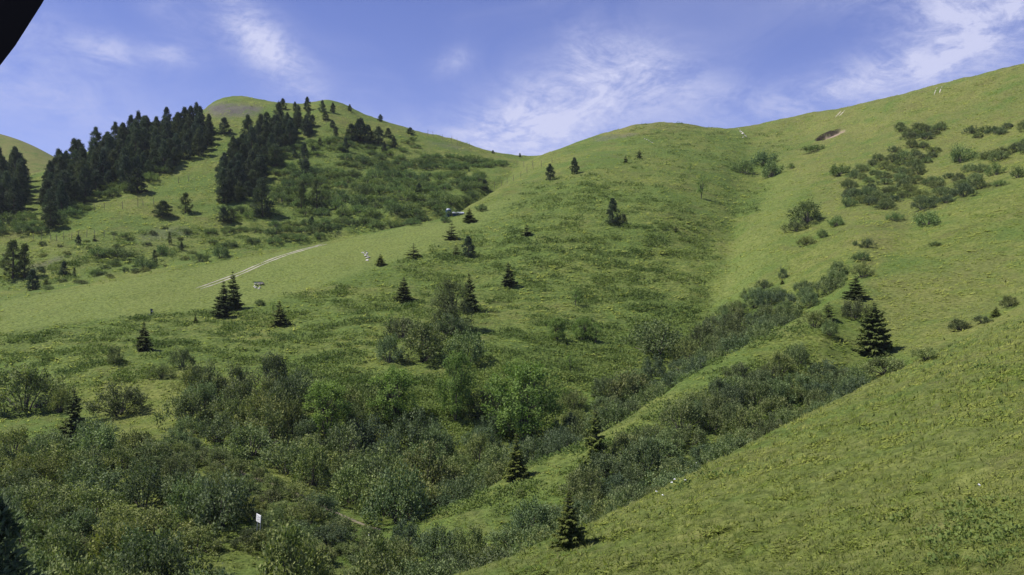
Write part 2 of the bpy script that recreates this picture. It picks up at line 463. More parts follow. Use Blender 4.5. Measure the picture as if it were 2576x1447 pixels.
M_GREYP = simple("grey_print", (.38, .39, .42), .6, .2, 5)
M_TEAL = simple("dark_blue_sheeting", (.018, .05, .085), .5, .2, 2)
M_TIN = simple("pale_roof_metal", (.42, .45, .50), .45, .25, 1.5, .2)
M_GREEN = simple("dark_green_paint", (.03, .05, .04), .5, .2, 6)
M_BLACK = simple("black_shell", (.004, .004, .005), .55, .3, 4)


# ------------------------------------------------------------------ mesh helpers
def mesh_np(name, verts, faces, mat, tint=None, smooth=False):
    verts = np.asarray(verts, np.float32).reshape(-1, 3)
    faces = np.asarray(faces, np.int32)
    k = faces.shape[1]
    me = bpy.data.meshes.new(name)
    me.vertices.add(len(verts)); me.vertices.foreach_set('co', verts.ravel())
    me.loops.add(faces.size); me.loops.foreach_set('vertex_index', faces.ravel())
    me.polygons.add(len(faces))
    me.polygons.foreach_set('loop_start', np.arange(0, faces.size, k, dtype=np.int32))
    if tint is not None:
        at_ = me.attributes.new('tint', 'FLOAT', 'FACE')
        at_.data.foreach_set('value', np.asarray(tint, np.float32))
    me.update(calc_edges=True)
    me.polygons.foreach_set('use_smooth', np.full(len(faces), smooth))
    me.materials.append(mat)
    return me


def obj(name, me, parent=None, loc=None):
    o = bpy.data.objects.new(name, me)
    COL.objects.link(o)
    if parent is not None:
        o.parent = parent
    if loc is not None:
        o.location = loc
    return o


def tag(o, label=None, cat=None, group=None, kind=None):
    for k, v in (('label', label), ('category', cat), ('group', group), ('kind', kind)):
        if v:
            o[k] = v
    return o


def unit(a):
    return a / np.maximum(np.linalg.norm(a, axis=-1, keepdims=True), 1e-9)


def kites(c, axis, nrm, L, Wd, base=.5):
    """leaf-shaped quads: c (n,3) leaf bases"""
    axis = unit(axis); side = unit(np.cross(axis, nrm)); n_ = unit(np.cross(side, axis))
    L = np.broadcast_to(np.asarray(L, float).reshape(-1, 1), (len(c), 1)); Wd = np.broadcast_to(np.asarray(Wd, float).reshape(-1, 1), (len(c), 1))
    v = np.stack([c, c + axis * L * base + side * Wd * .5, c + axis * L - n_ * L * .12, c + axis * L * base - side * Wd * .5], 1)
    f = np.arange(len(c) * 4).reshape(-1, 4)
    return v.reshape(-1, 3), f


def tubes(paths, rings=5):
    """tapered tubes; each path is a list of (x,y,z,r)"""
    V_, F_ = [], []; off = 0
    ang = np.linspace(0, 2 * np.pi, rings, endpoint=False)
    for p in paths:
        p = np.array(p, float); P, R = p[:, :3], p[:, 3]
        T = unit(np.gradient(P, axis=0))
        ref = np.array([.31, .2, .05]); ref = ref if abs(T[0] @ unit(ref)) < .9 else np.array([0, 1, 0.])
        s = unit(np.cross(T, ref)); b = np.cross(T, s)
        rg = P[:, None] + R[:, None, None] * (np.cos(ang)[None, :, None] * s[:, None] + np.sin(ang)[None, :, None] * b[:, None])
        n = len(P); V_.append(rg.reshape(-1, 3))
        i = np.arange(n - 1)[:, None] * rings; j = np.arange(rings)[None]; j2 = (j + 1) % rings
        F_.append((np.stack([i + j, i + j2, i + rings + j2, i + rings + j], -1).reshape(-1, 4)) + off)
        off += n * rings
    return np.concatenate(V_), np.concatenate(F_)


def tube_mesh(name, paths, mat, rings=5):
    v, f = tubes(paths, rings)
    return mesh_np(name, v, f, mat, smooth=True)


def rdir(r, n):
    return unit(r.normal(size=(n, 3)))


# --- shrub: many leafy shoots on a dome, stems rising from the base (radius 1, height about 1.2)
def shrub_meshes(seed, mat, ncl=70, nleaf=42, leaf=.10, squash=1.15, upright=.6, clr=.2):
    r = np.random.default_rng(seed)
    ph = r.uniform(0, 2 * np.pi, ncl); ct = r.uniform(.02, 1, ncl) ** .8
    st_ = np.sqrt(1 - ct ** 2); rad = r.uniform(.5, 1.0, ncl) ** .6
    lob = 1 + .28 * np.sin(ph * 2 + r.uniform(0, 6)) * st_ + .16 * np.sin(ph * 3 + r.uniform(0, 6))
    c = np.stack([np.cos(ph) * st_ * rad * lob, np.sin(ph) * st_ * rad * lob, .12 + ct * rad * squash * r.uniform(.75, 1.12, ncl)], 1)
    out = unit(c * [1, 1, .7] + [0, 0, upright])
    C, AX, TN, NQ = [], [], [], []
    for i in range(ncl):
        n = int(nleaf * r.uniform(.7, 1.35)); sc = clr * r.uniform(.75, 1.35)
        q = r.normal(size=(n, 3)) * sc * .5
        q += out[i] * r.normal(size=(n, 1)) * sc * .55
        C.append(c[i] + q); AX.append(unit(out[i] * .6 + unit(q) * .6 + r.normal(size=(n, 3)) * .6)); NQ.append(unit(q) * .9 + out[i] * .5)
        TN.append(np.clip(r.uniform(.0, .75) + r.normal(size=n) * .22, 0, 1))
    C, AX, TN, NQ = np.concatenate(C), np.concatenate(AX), np.concatenate(TN), np.concatenate(NQ)
    C[:, 2] = np.maximum(C[:, 2], .02)
    nr = unit(NQ + r.normal(size=C.shape) * .45 + [0, 0, .45])
    v, f = kites(C, AX, nr, leaf * r.uniform(.7, 1.4, len(C)), leaf * .62 * r.uniform(.7, 1.3, len(C)))
    fol = mesh_np("foliage", v, f, mat, TN)
    ps = []
    for i in r.permutation(ncl)[:14]:
        e_ = c[i]; b0 = np.array([e_[0] * .14, e_[1] * .14, -.12]); md = b0 * .45 + e_ * .55 + [0, 0, .1]
        ps.append([(*b0, .028), (*(b0 * .5 + md * .5 + np.array([0, 0, .05])), .022), (*md, .016), (*e_, .006)])
    return fol, tube_mesh("stems", ps, M_GREYBARK, 4)


# --- spruce: whorled drooping branches (height 1)
def spruce_meshes(seed, mat, wid=.30, whorls=24, nb=8, gap=.02, power=.85, rag=.2):
    r = np.random.default_rng(seed)
    C, AX, NR, LL, TN = [], [], [], [], []
    limbs = []
    for k in range(whorls):
        h = gap + (1 - gap) * (k + r.uniform(-.5, .5)) / whorls
        h = min(max(h, gap), .985)
        Lm = wid * (1 - h) ** power * (1.0 if h > .1 else .8) + .012
        n = max(4, int(nb * (1 - .45 * h)))
        a0 = r.uniform(0, 6.28)
        for j in range(n):
            a = a0 + 6.283 * j / n + r.uniform(-.25, .25); L = Lm * r.uniform(.68 - rag, 1.16 + rag * .8)
            d = np.array([math.cos(a), math.sin(a), 0]); s = np.array([-d[1], d[0], 0])
            m = max(4, int(12 * L / wid) + 3)
            tt = np.linspace(.12, 1, m)
            up = .28 * h - .10 - .18 * (1 - h) + r.uniform(-.14, .14)
            pz = h + L * (up * tt + .16 * tt ** 2 - .04)
            P = d[None] * (L * tt)[:, None] + np.array([0, 0, 1])[None] * pz[:, None]
            limbs.append([(0, 0, h, .006), (*P[len(P) // 2], .004), (*P[-1], .0015)])
            sz = L * .40 * (1.12 - .6 * tt) + .014
            base_t = r.uniform(0, .55)
            for sg in (-1, 1, 0):
                C.append(P); AX.append(d[None] * .75 + s[None] * sg * .8 + np.array([0, 0, -.28])[None] + r.normal(size=(m, 3)) * .16)
                NR.append(np.array([0, 0, 1.])[None] + r.normal(size=(m, 3)) * .35)
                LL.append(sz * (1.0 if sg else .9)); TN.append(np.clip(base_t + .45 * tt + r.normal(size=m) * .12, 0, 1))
    C, AX, NR, LL, TN = map(np.concatenate, (C, AX, NR, LL, TN))
    v, f = kites(C, AX, NR, LL, LL * .5)
    # leading shoot
    crown = mesh_np("crown", v, f, mat, TN)
    trunk = [[(0, 0, -.04, .021), (0, 0, .3, .016), (.003, 0, .7, .008), (0, 0, 1.02, .002)]]
    return crown, tube_mesh("trunk", trunk + limbs[::3], M_BARK, 5)


# --- stone pine: dense, blunt, rounded column of needle tufts (height 1)
def pine_meshes(seed, wid=.22, ncl=150, nleaf=30, mat=None, low=.03, leaf=.05):
    r = np.random.default_rng(seed)
    h = low + (1 - low) * r.uniform(0, 1, ncl) ** .9
    prof = np.where(h < .3, .75 + .83 * h, 1.0) * np.clip(1 - (np.maximum(h - .25, 0) / .78) ** 1.5, .06, 1) * (1 + .25 * np.sin(h * 19 + seed))
    ph = r.uniform(0, 6.283, ncl); rad = wid * prof * r.uniform(.45, 1.08, ncl)
    c = np.stack([np.cos(ph) * rad, np.sin(ph) * rad, h], 1)
    out = unit(c * [1, 1, 0] / wid + [0, 0, .55])
    C, AX, TN = [], [], []
    for i in range(ncl):
        n = int(nleaf * r.uniform(.7, 1.3))
        q = r.normal(size=(n, 3)) * .026 * (wid / .22)
        C.append(c[i] + q); AX.append(unit(out[i] + r.normal(size=(n, 3)) * .6)); TN.append(np.clip(r.uniform(0, .7) + r.normal(size=n) * .2, 0, 1))
    C, AX, TN = map(np.concatenate, (C, AX, TN))
    v, f = kites(C, AX, r.normal(size=C.shape) + [0, 0, .6], leaf * r.uniform(.7, 1.4, len(C)), leaf * .42)
    crown = mesh_np("crown", v, f, mat or M_PINE, TN)
    limbs = []
    for i in range(0, ncl, 5):
        limbs.append([(0, 0, max(c[i][2] - .05, 0.02), .008), (*(c[i] * [.6, .6, 1] - [0, 0, .02]), .005), (*c[i], .002)])
    return crown, tube_mesh("trunk", [[(0, 0, -.04, .026), (.004, .002, .4, .018), (0, .003, .95, .004)]] + limbs, M_BARK, 5)


# --- small broadleaf tree: forked trunk, limbs, airy crown of leafy sprays (height 1)
def broad_meshes(seed, mat, wid=.36, ncl=120, nleaf=62, leaf=.030, low=.16, clr=.046, stems=4):
    r = np.random.default_rng(seed)
    base = [np.array([r.normal() * .02, r.normal() * .02, -.04]) for _ in range(stems)]
    h = low + (1 - low) * r.uniform(0, 1, ncl)
    x = (h - low) / (1 - low)
    prof = np.sqrt(np.clip(1 - ((x - .42) / .62) ** 2, .05, 1))
    ph = r.uniform(0, 6.283, ncl); rad = wid * prof * np.sqrt(r.uniform(.12, 1.1, ncl)) * (1 + .2 * np.sin(ph * 2 + seed))
    c = np.stack([np.cos(ph) * rad, np.sin(ph) * rad, h], 1)
    C, AX, TN, NQ = [], [], [], []
    for i in range(ncl):
        n = int(nleaf * r.uniform(.6, 1.4)); q = r.normal(size=(n, 3)) * clr * [.6, .6, .8]
        C.append(c[i] + q); AX.append(unit(unit(q) * .6 + [0, 0, .2] + r.normal(size=(n, 3)) * .6)); NQ.append(unit(q) * .7 + unit(c[i] - [0, 0, .5]) * .6); TN.append(np.clip(r.uniform(0, .8) + r.normal(size=n) * .2, 0, 1))
    C, AX, TN, NQ = map(np.concatenate, (C, AX, TN, NQ))
    v, f = kites(C, AX, NQ + r.normal(size=C.shape) * .4 + [0, 0, .4], leaf * r.uniform(.7, 1.4, len(C)), leaf * .6)
    crown = mesh_np("crown", v, f, mat, TN)
    ps = []
    for s in range(stems):
        a = 6.283 * s / stems + r.uniform(-.4, .4); w_ = wid * .45
        top = np.array([math.cos(a) * w_, math.sin(a) * w_, r.uniform(.8, .95)])
        b0 = base[s]; md = b0 * .5 + top * .5 + [0, 0, .04]
        ps.append([(*b0, .016), (*(b0 * .7 + md * .3), .013), (*md, .009), (*top, .002)])
    for i in range(0, ncl, 3):
        s = r.integers(stems); a = np.array(ps[s])[:, :3]
        k = np.argmin(np.abs(a[:, 2] - (c[i][2] - .12)))
        p0 = a[min(k, 2)]
        ps.append([(*p0, .006), (*(p0 * .5 + c[i] * .5 + np.array([0, 0, .01])), .004), (*c[i], .0015)])
    return crown, tube_mesh("trunk", ps, M_GREYBARK, 5)


PROTO = {}


def proto(kind, variants, parts):
    PROTO[kind] = (variants, parts)


proto('alder', [shrub_meshes(100 + i, M_ALDER, 62, 60, .08, 1.15, .8, .14) for i in range(6)], ('foliage', 'stems'))
proto('willow', [shrub_meshes(150 + i, M_WILLOW, 76, 56, .07, 1.0, 1.1, .125) for i in range(5)], ('foliage', 'stems'))
proto('mugo', [shrub_meshes(200 + i, M_MUGO, 46, 46, .095, .8, .9, .165) for i in range(5)], ('foliage', 'stems'))
proto('rowan_shrub', [shrub_meshes(250 + i, M_ROWAN, 80, 46, .085, 1.25, .7, .16) for i in range(3)], ('foliage', 'stems'))
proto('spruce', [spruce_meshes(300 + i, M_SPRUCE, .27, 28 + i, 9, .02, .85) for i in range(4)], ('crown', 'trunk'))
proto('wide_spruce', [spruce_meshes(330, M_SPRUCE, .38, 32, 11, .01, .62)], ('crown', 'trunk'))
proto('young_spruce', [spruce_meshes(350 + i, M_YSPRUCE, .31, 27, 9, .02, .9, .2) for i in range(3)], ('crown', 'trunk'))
proto('pine', [pine_meshes(400 + i, .22 + .025 * (i % 3)) for i in range(6)], ('crown', 'trunk'))
proto('young_pine', [spruce_meshes(450 + i, M_SPRUCE, .30, 15, 7, .01, .55 + .15 * i, .35) for i in range(4)], ('crown', 'trunk'))
proto('broad', [broad_meshes(500 + i, M_ROWAN) for i in range(4)], ('crown', 'trunk'))
proto('airy', [broad_meshes(530 + i, M_BIRCH, .33, 170, 70, .024, .05, .055, 6) for i in range(2)], ('crown', 'trunk'))
proto('larch', [pine_meshes(560 + i, .2, 90, 26, M_BIRCH, .08, .05) for i in range(2)], ('crown', 'trunk'))
proto('thin', [broad_meshes(580, M_ROWAN, .2, 34, 22, .04, .3, .05, 2)], ('crown', 'trunk'))
COUNT = {}


def plant(kind, name, cat, loc, size, label, group=None, wide=1.0, sink=.02, rot=None):
    """a plant: an Empty at the base, foliage and wood as its children; copies share mesh data"""
    variants, parts = PROTO[kind]
    i = COUNT.get(kind, 0); COUNT[kind] = i + 1
    ms = variants[(i * 7 + i // len(variants)) % len(variants)]
    root = bpy.data.objects.new(name, None)
    root.empty_display_size = .3
    COL.objects.link(root)
    root.location = (loc[0], loc[1], loc[2] - sink * size)
    root.rotation_euler = (random.uniform(-.04, .04), random.uniform(-.04, .04), random.uniform(0, 6.283) if rot is None else rot)
    root.scale = (size * wide, size * wide * random.uniform(.92, 1.08), size)
    for me, pn in zip(ms, parts):
        obj(pn, me, root)
    return tag(root, label, cat, group)


# ------------------------------------------------------------------ the land itself
verts = np.stack([GX, GY, GZ], -1).reshape(-1, 3)
ii = (np.arange(NROW - 1)[:, None] * NCOL + np.arange(NCOL - 1)[None]).ravel()
faces = np.stack([ii, ii + 1, ii + NCOL + 1, ii + NCOL], 1)
me = mesh_np("hills", verts, faces, M_TERR, smooth=True)
for nm, arr in (('dwarf', m_dwarf), ('piste', m_piste), ('scree', m_scree), ('dry', m_dry), ('lush', m_lush), ('earth', m_earth), ('lip_soil_shade', m_lip_soil_shade), ('near', np.clip((2.6 - GS) / .4, 0, 1) + .35 * (GS > 2.6) * (GS < 9))):
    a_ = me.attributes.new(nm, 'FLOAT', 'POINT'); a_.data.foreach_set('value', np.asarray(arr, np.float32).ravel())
tag(obj("hills", me), kind='structure')


def drape(name, lines, mat, lift=.07):
    """strips of path laid on the land: lines = [(pixel polyline, half width m, sideways offset m)]"""
    V_, F_ = [], []
    for pts, hw, off in lines:
        P = []
        for (u1, v1), (u2, v2) in zip(pts, pts[1:]):
            n = max(2, int(math.hypot(u2 - u1, v2 - v1) / 8))
            P += [ground(u1 + (u2 - u1) * i / n, v1 + (v2 - v1) * i / n) for i in range(n)]
        P.append(ground(*pts[-1]))
        P = np.array(P); 
        for _ in range(4):
            P[1:-1] = .25 * P[:-2] + .5 * P[1:-1] + .25 * P[2:]
        T = unit(np.gradient(P[:, :2], axis=0)); N_ = np.stack([-T[:, 1], T[:, 0]], 1)
        base = sum(len(v) for v in V_); rows = []
        hw0 = hw
        for i in range(len(P)):
            q = min(i, len(P) - 1 - i) / max(len(P) - 1, 1)
            hw = hw0 * (min(1, .15 + q / .12)) * (.8 + .3 * math.sin(i * .9) + .25 * math.sin(i * 2.3 + 1))
            j = .18 * math.sin(i * 1.7) * hw
            for s in (-1, -.33, .33, 1):
                x, y = P[i, :2] + N_[i] * (off + s * hw + (j if abs(s) == 1 else 0))
                rows.append((x, y, height(x, y) + lift - (.12 if abs(s) == 1 else 0)))
        V_.append(rows)
        for i in range(len(P) - 1):
            for s in range(3):
                a = base + i * 4 + s
                F_.append((a, a + 1, a + 5, a + 4))
    o = obj(name, mesh_np(name, np.concatenate(V_), F_, mat, smooth=True))
    return tag(o, kind='structure')


TR = [(498, 727), (540, 712), (600, 690), (650, 668), (700, 647), (760, 629), (818, 614)]
drape("dirt_track", [(TR, .34, -.7), (TR, .34, .7)], M_RUT)
drape("footpath", [([(425, 1118), (480, 1140), (560, 1172), (640, 1203), (700, 1222), (780, 1258), (850, 1292), (905, 1318), (958, 1334)], .42, 0)], M_TRAIL, .1)
drape("worn_ruts", [([(2106, 296), (2112, 287), (2120, 278)], .3, -.9), ([(2106, 296), (2112, 287), (2120, 278)], .3, .9)], M_RUT)
drape("worn_ruts", [([(2356, 238), (2360, 228), (2364, 219)], .25, -.9), ([(2356, 238), (2360, 228), (2364, 219)], .25, .9)], M_RUT)


# ------------------------------------------------------------------ grass and heath (nobody could count them)
def sample_cells(n, weight, seed):
    r = np.random.default_rng(seed)
    wgt = weight.ravel(); cdf = np.cumsum(wgt); cdf /= cdf[-1]
    k = np.searchsorted(cdf, r.uniform(size=n))
    k = np.minimum(k, len(wgt) - 1)
    i, j = np.divmod(k, NCOL)
    i = np.clip(i, 0, NROW - 2); j = np.clip(j, 0, NCOL - 2)
    a, b = r.uniform(size=n), r.uniform(size=n)
    lerp = lambda G: ((G[i, j] * (1 - a) + G[i + 1, j] * a) * (1 - b) + (G[i, j + 1] * (1 - a) + G[i + 1, j + 1] * a) * b)
    return np.stack([lerp(GX), lerp(GY), lerp(GZ)], 1), i, j, r


dU = U[1] - U[0]
cell_w = np.gradient(GY, axis=0) * dU / F0 * GY                       # m2 in plan
vis = visible(4) & (GU > -260) & (GU < 2836) & (GY < 520)
px_area = np.abs(np.gradient(GV, axis=0)) * dU
bare = np.clip(1 - m_earth - m_scree, 0, 1)
hstreak = fbm(GX / 5.5, GY / 3.3 + GX / 19, 3, 41)
heath_mask = np.clip(m_dwarf * (1 - m_piste) * np.clip((hstreak + .02) * 5, 0, 1) + .35 * m_lush, 0, 1)
heath_mask = np.maximum(heath_mask, .35 * soft([(2040, 1320), (2300, 1290), (2560, 1290), (2560, 1420), (2380, 1447), (2100, 1400)], 3) * (GS < 2.05) * np.clip((hstreak + .02) * 5, 0, 1))
heath_mask = np.maximum(heath_mask, .10 * (GS < 2.05) * np.clip((fbm(GX / 6, GY / 6, 2, 45) - .26) * 6, 0, 1))


def grass_mesh():
    n = 250000
    wt = px_area * vis * bare * (1 - .45 * heath_mask) * np.clip(GY / 30, .3, 1) * np.where(GS < 2.1, 2.4, 1)
    P, i, j, r = sample_cells(n, wt, 11)
    Y = P[:, 1]
    size = np.clip(.30 * np.sqrt(Y / 40), .22, .72) * r.uniform(.6, 1.4, n)
    clump = fbm(P[:, 0] / 2.2, P[:, 1] / 2.2, 2, 61); patch = fbm(P[:, 0] / 12, P[:, 1] / 12, 3, 63)
    size *= np.clip(1 + clump * .7, .6, 1.5) * np.where(m_piste[i, j] > .5, .55, 1)
    nb = 7
    tint = np.clip(.45 + patch * .6 + clump * .5 + m_dry[i, j] * .22 + r.normal(size=n) * .13, 0, 1)
    rep = lambda a: np.repeat(a, nb, axis=0)
    Pb, sz = rep(P), rep(size)
    N = len(Pb)
    ang = r.uniform(0, 6.283, N)
    out = np.stack([np.cos(ang), np.sin(ang), np.zeros(N)], 1)
    lean = np.array([.35, -.45, 0])
    side = np.stack([-np.sin(ang + r.normal(size=N) * .6), np.cos(ang), np.zeros(N)], 1)
    base = Pb + out * (sz * .35 * r.uniform(0, 1, N))[:, None] - [0, 0, .05]
    h = sz * r.uniform(.45, 1.0, N)
    tip = base + (out * .8 + lean * 1.1 + r.normal(size=(N, 3)) * .15) * h[:, None] + np.stack([h * 0, h * 0, h * .42], 1)
    wd = (sz * .15)[:, None]
    v = np.stack([base - side * wd, base + side * wd, tip], 1).reshape(-1, 3)
    f = np.arange(N * 3).reshape(-1, 3)
    tb = np.clip(rep(tint) + r.normal(size=N) * .1, 0, 1)
    # larger tussocks on the near slope: many fine arching blades
    n2 = 11000
    P, i, j, r = sample_cells(n2, px_area * vis * (GS < 2.15) * np.clip(GY / 30, .3, 1), 19)
    nb2 = 34
    size = r.uniform(.22, .5, n2) * np.clip(P[:, 1] / 45, .8, 1.5)
    t2 = np.clip(.5 + fbm(P[:, 0] / 5, P[:, 1] / 5, 2, 65) * .7 + r.normal(size=n2) * .32, 0, 1)
    Pb = np.repeat(P, nb2, axis=0); sz = np.repeat(size, nb2); N2 = len(Pb)
    ang = r.uniform(0, 6.283, N2); rad = r.uniform(0, 1, N2)
    out = np.stack([np.cos(ang), np.sin(ang), np.zeros(N2)], 1); side = np.stack([-np.sin(ang), np.cos(ang), np.zeros(N2)], 1)
    base = Pb + out * (sz * .5 * rad)[:, None] - [0, 0, .06]
    tip = base + (out * (.35 + .5 * rad)[:, None] + lean * .55 + r.normal(size=(N2, 3)) * .12) * sz[:, None] + np.stack([0 * sz, 0 * sz, sz * r.uniform(.25, .8, N2)], 1)
    wd = (sz * .055)[:, None]
    v = np.concatenate([v, np.stack([base - side * wd, base + side * wd, tip], 1).reshape(-1, 3)])
    f = np.arange(len(v)).reshape(-1, 3)
    tb = np.concatenate([tb, np.clip(np.repeat(t2, nb2) + r.normal(size=N2) * .1, 0, 1)])
    return mesh_np("meadow_grass", v, f, M_GRASS, tb)


def heath_mesh():
    n = 13000
    wt = px_area * vis * heath_mask * bare * np.clip(GY / 90, .25, 1)
    P, i, j, r = sample_cells(n, wt, 12)
    nb = 26
    size = r.uniform(.35, .85, n) * np.clip(np.sqrt(P[:, 1] / 150), .28, 1.3)
    tint = np.clip(.4 + fbm(P[:, 0] / 8, P[:, 1] / 8, 2, 71) * .9 + r.normal(size=n) * .12, 0, 1)
    rep = lambda a: np.repeat(a, nb, axis=0)
    Pb, sz = rep(P), rep(size); N = len(Pb)
    d = unit(np.stack([r.normal(size=N) * 1.5, r.normal(size=N), np.abs(r.normal(size=N)) * .75], 1))
    c = Pb + d * (sz * r.uniform(.4, 1, N))[:, None] * [1.5, 1.0, .8]
    v, f = kites(c, d + r.normal(size=(N, 3)) * .5 + [0, 0, .4], r.normal(size=(N, 3)) + [0, 0, .8], sz * .42, sz * .3)
    return mesh_np("heath", v, f, M_HEATH, np.clip(rep(tint) + r.normal(size=N) * .15, 0, 1))


tag(obj("meadow_grass", grass_mesh()), kind='stuff')
tag(obj("dwarf_heath", heath_mesh()), kind='stuff')

# ------------------------------------------------------------------ placing plants
TH = {'spruce': (1.02, .50), 'wide_spruce': (1.02, .74), 'young_spruce': (1.02, .56), 'pine': (1.02, .46), 'young_pine': (1.02, .62), 'broad': (1.05, .76),
      'airy': (1.05, .70), 'larch': (1.02, .46), 'thin': (1.05, .42), 'alder': (1.28, 2.05), 'willow': (1.15, 2.05), 'mugo': (1.02, 2.05), 'rowan_shrub': (1.4, 2.05)}
CATS = {'spruce': ('spruce', 'spruce tree'), 'wide_spruce': ('spruce', 'spruce tree'), 'young_spruce': ('spruce', 'spruce tree'), 'pine': ('stone_pine', 'pine tree'),
        'young_pine': ('young_pine', 'pine tree'), 'broad': ('rowan_tree', 'tree'), 'airy': ('willow_tree', 'tree'), 'larch': ('larch_tree', 'larch tree'),
        'thin': ('sapling', 'sapling'), 'alder': ('alder_shrub', 'shrub'), 'mugo': ('mountain_pine_shrub', 'shrub'), 'willow': ('willow_shrub', 'shrub'), 'rowan_shrub': ('rowan_shrub', 'shrub')}


def put(kind, u, v, hpx, wpx, label, group=None, loc=None):
    p = ground(u, v) if loc is None else loc
    th, tw = TH[kind]
    hm, wm = hpx * p.y / F0, (wpx or hpx * tw / th) * p.y / F0
    size = hm / th
    if 'spruce' in kind or kind == 'young_pine':
        wm *= .86
    nm, cat = CATS[kind]
    return plant(kind, nm, cat, p, size, label, group, (wm / tw) / size, .02)


def fill(poly, spacing, seed, mode='px', tries=6000, taken=None, density=None):
    r = random.Random(seed)
    us = [p[0] for p in poly]; vs = [p[1] for p in poly]
    pts = list(taken or []); n0 = len(pts)
    for _ in range(tries):
        u, v = r.uniform(min(us), max(us)), r.uniform(min(vs), max(vs))
        if not inpoly([u], [v], poly)[0]:
            continue
        p = ground(u, v) if mode == 'px' else at(u, line_depth(u, v))
        if density and r.random() > density(p):
            continue
        s = spacing * r.uniform(.85, 1.25)
        if all((p.x - q.x) ** 2 + (p.y - q.y) ** 2 > s * s for q in pts):
            pts.append(p)
    return pts[n0:]


def thicket(kind, pts, lo, hi, hk, label, group, seed=1):
    r = random.Random(seed)
    nm, cat = CATS[kind]
    th, tw = TH[kind]
    for p in pts:
        w_ = r.uniform(lo, hi); h_ = w_ * 2 * hk * r.uniform(.68, 1.28)
        plant(kind, nm, cat, p, h_ / th, label, group, w_ / (tw / 2) / (h_ / th), .07)


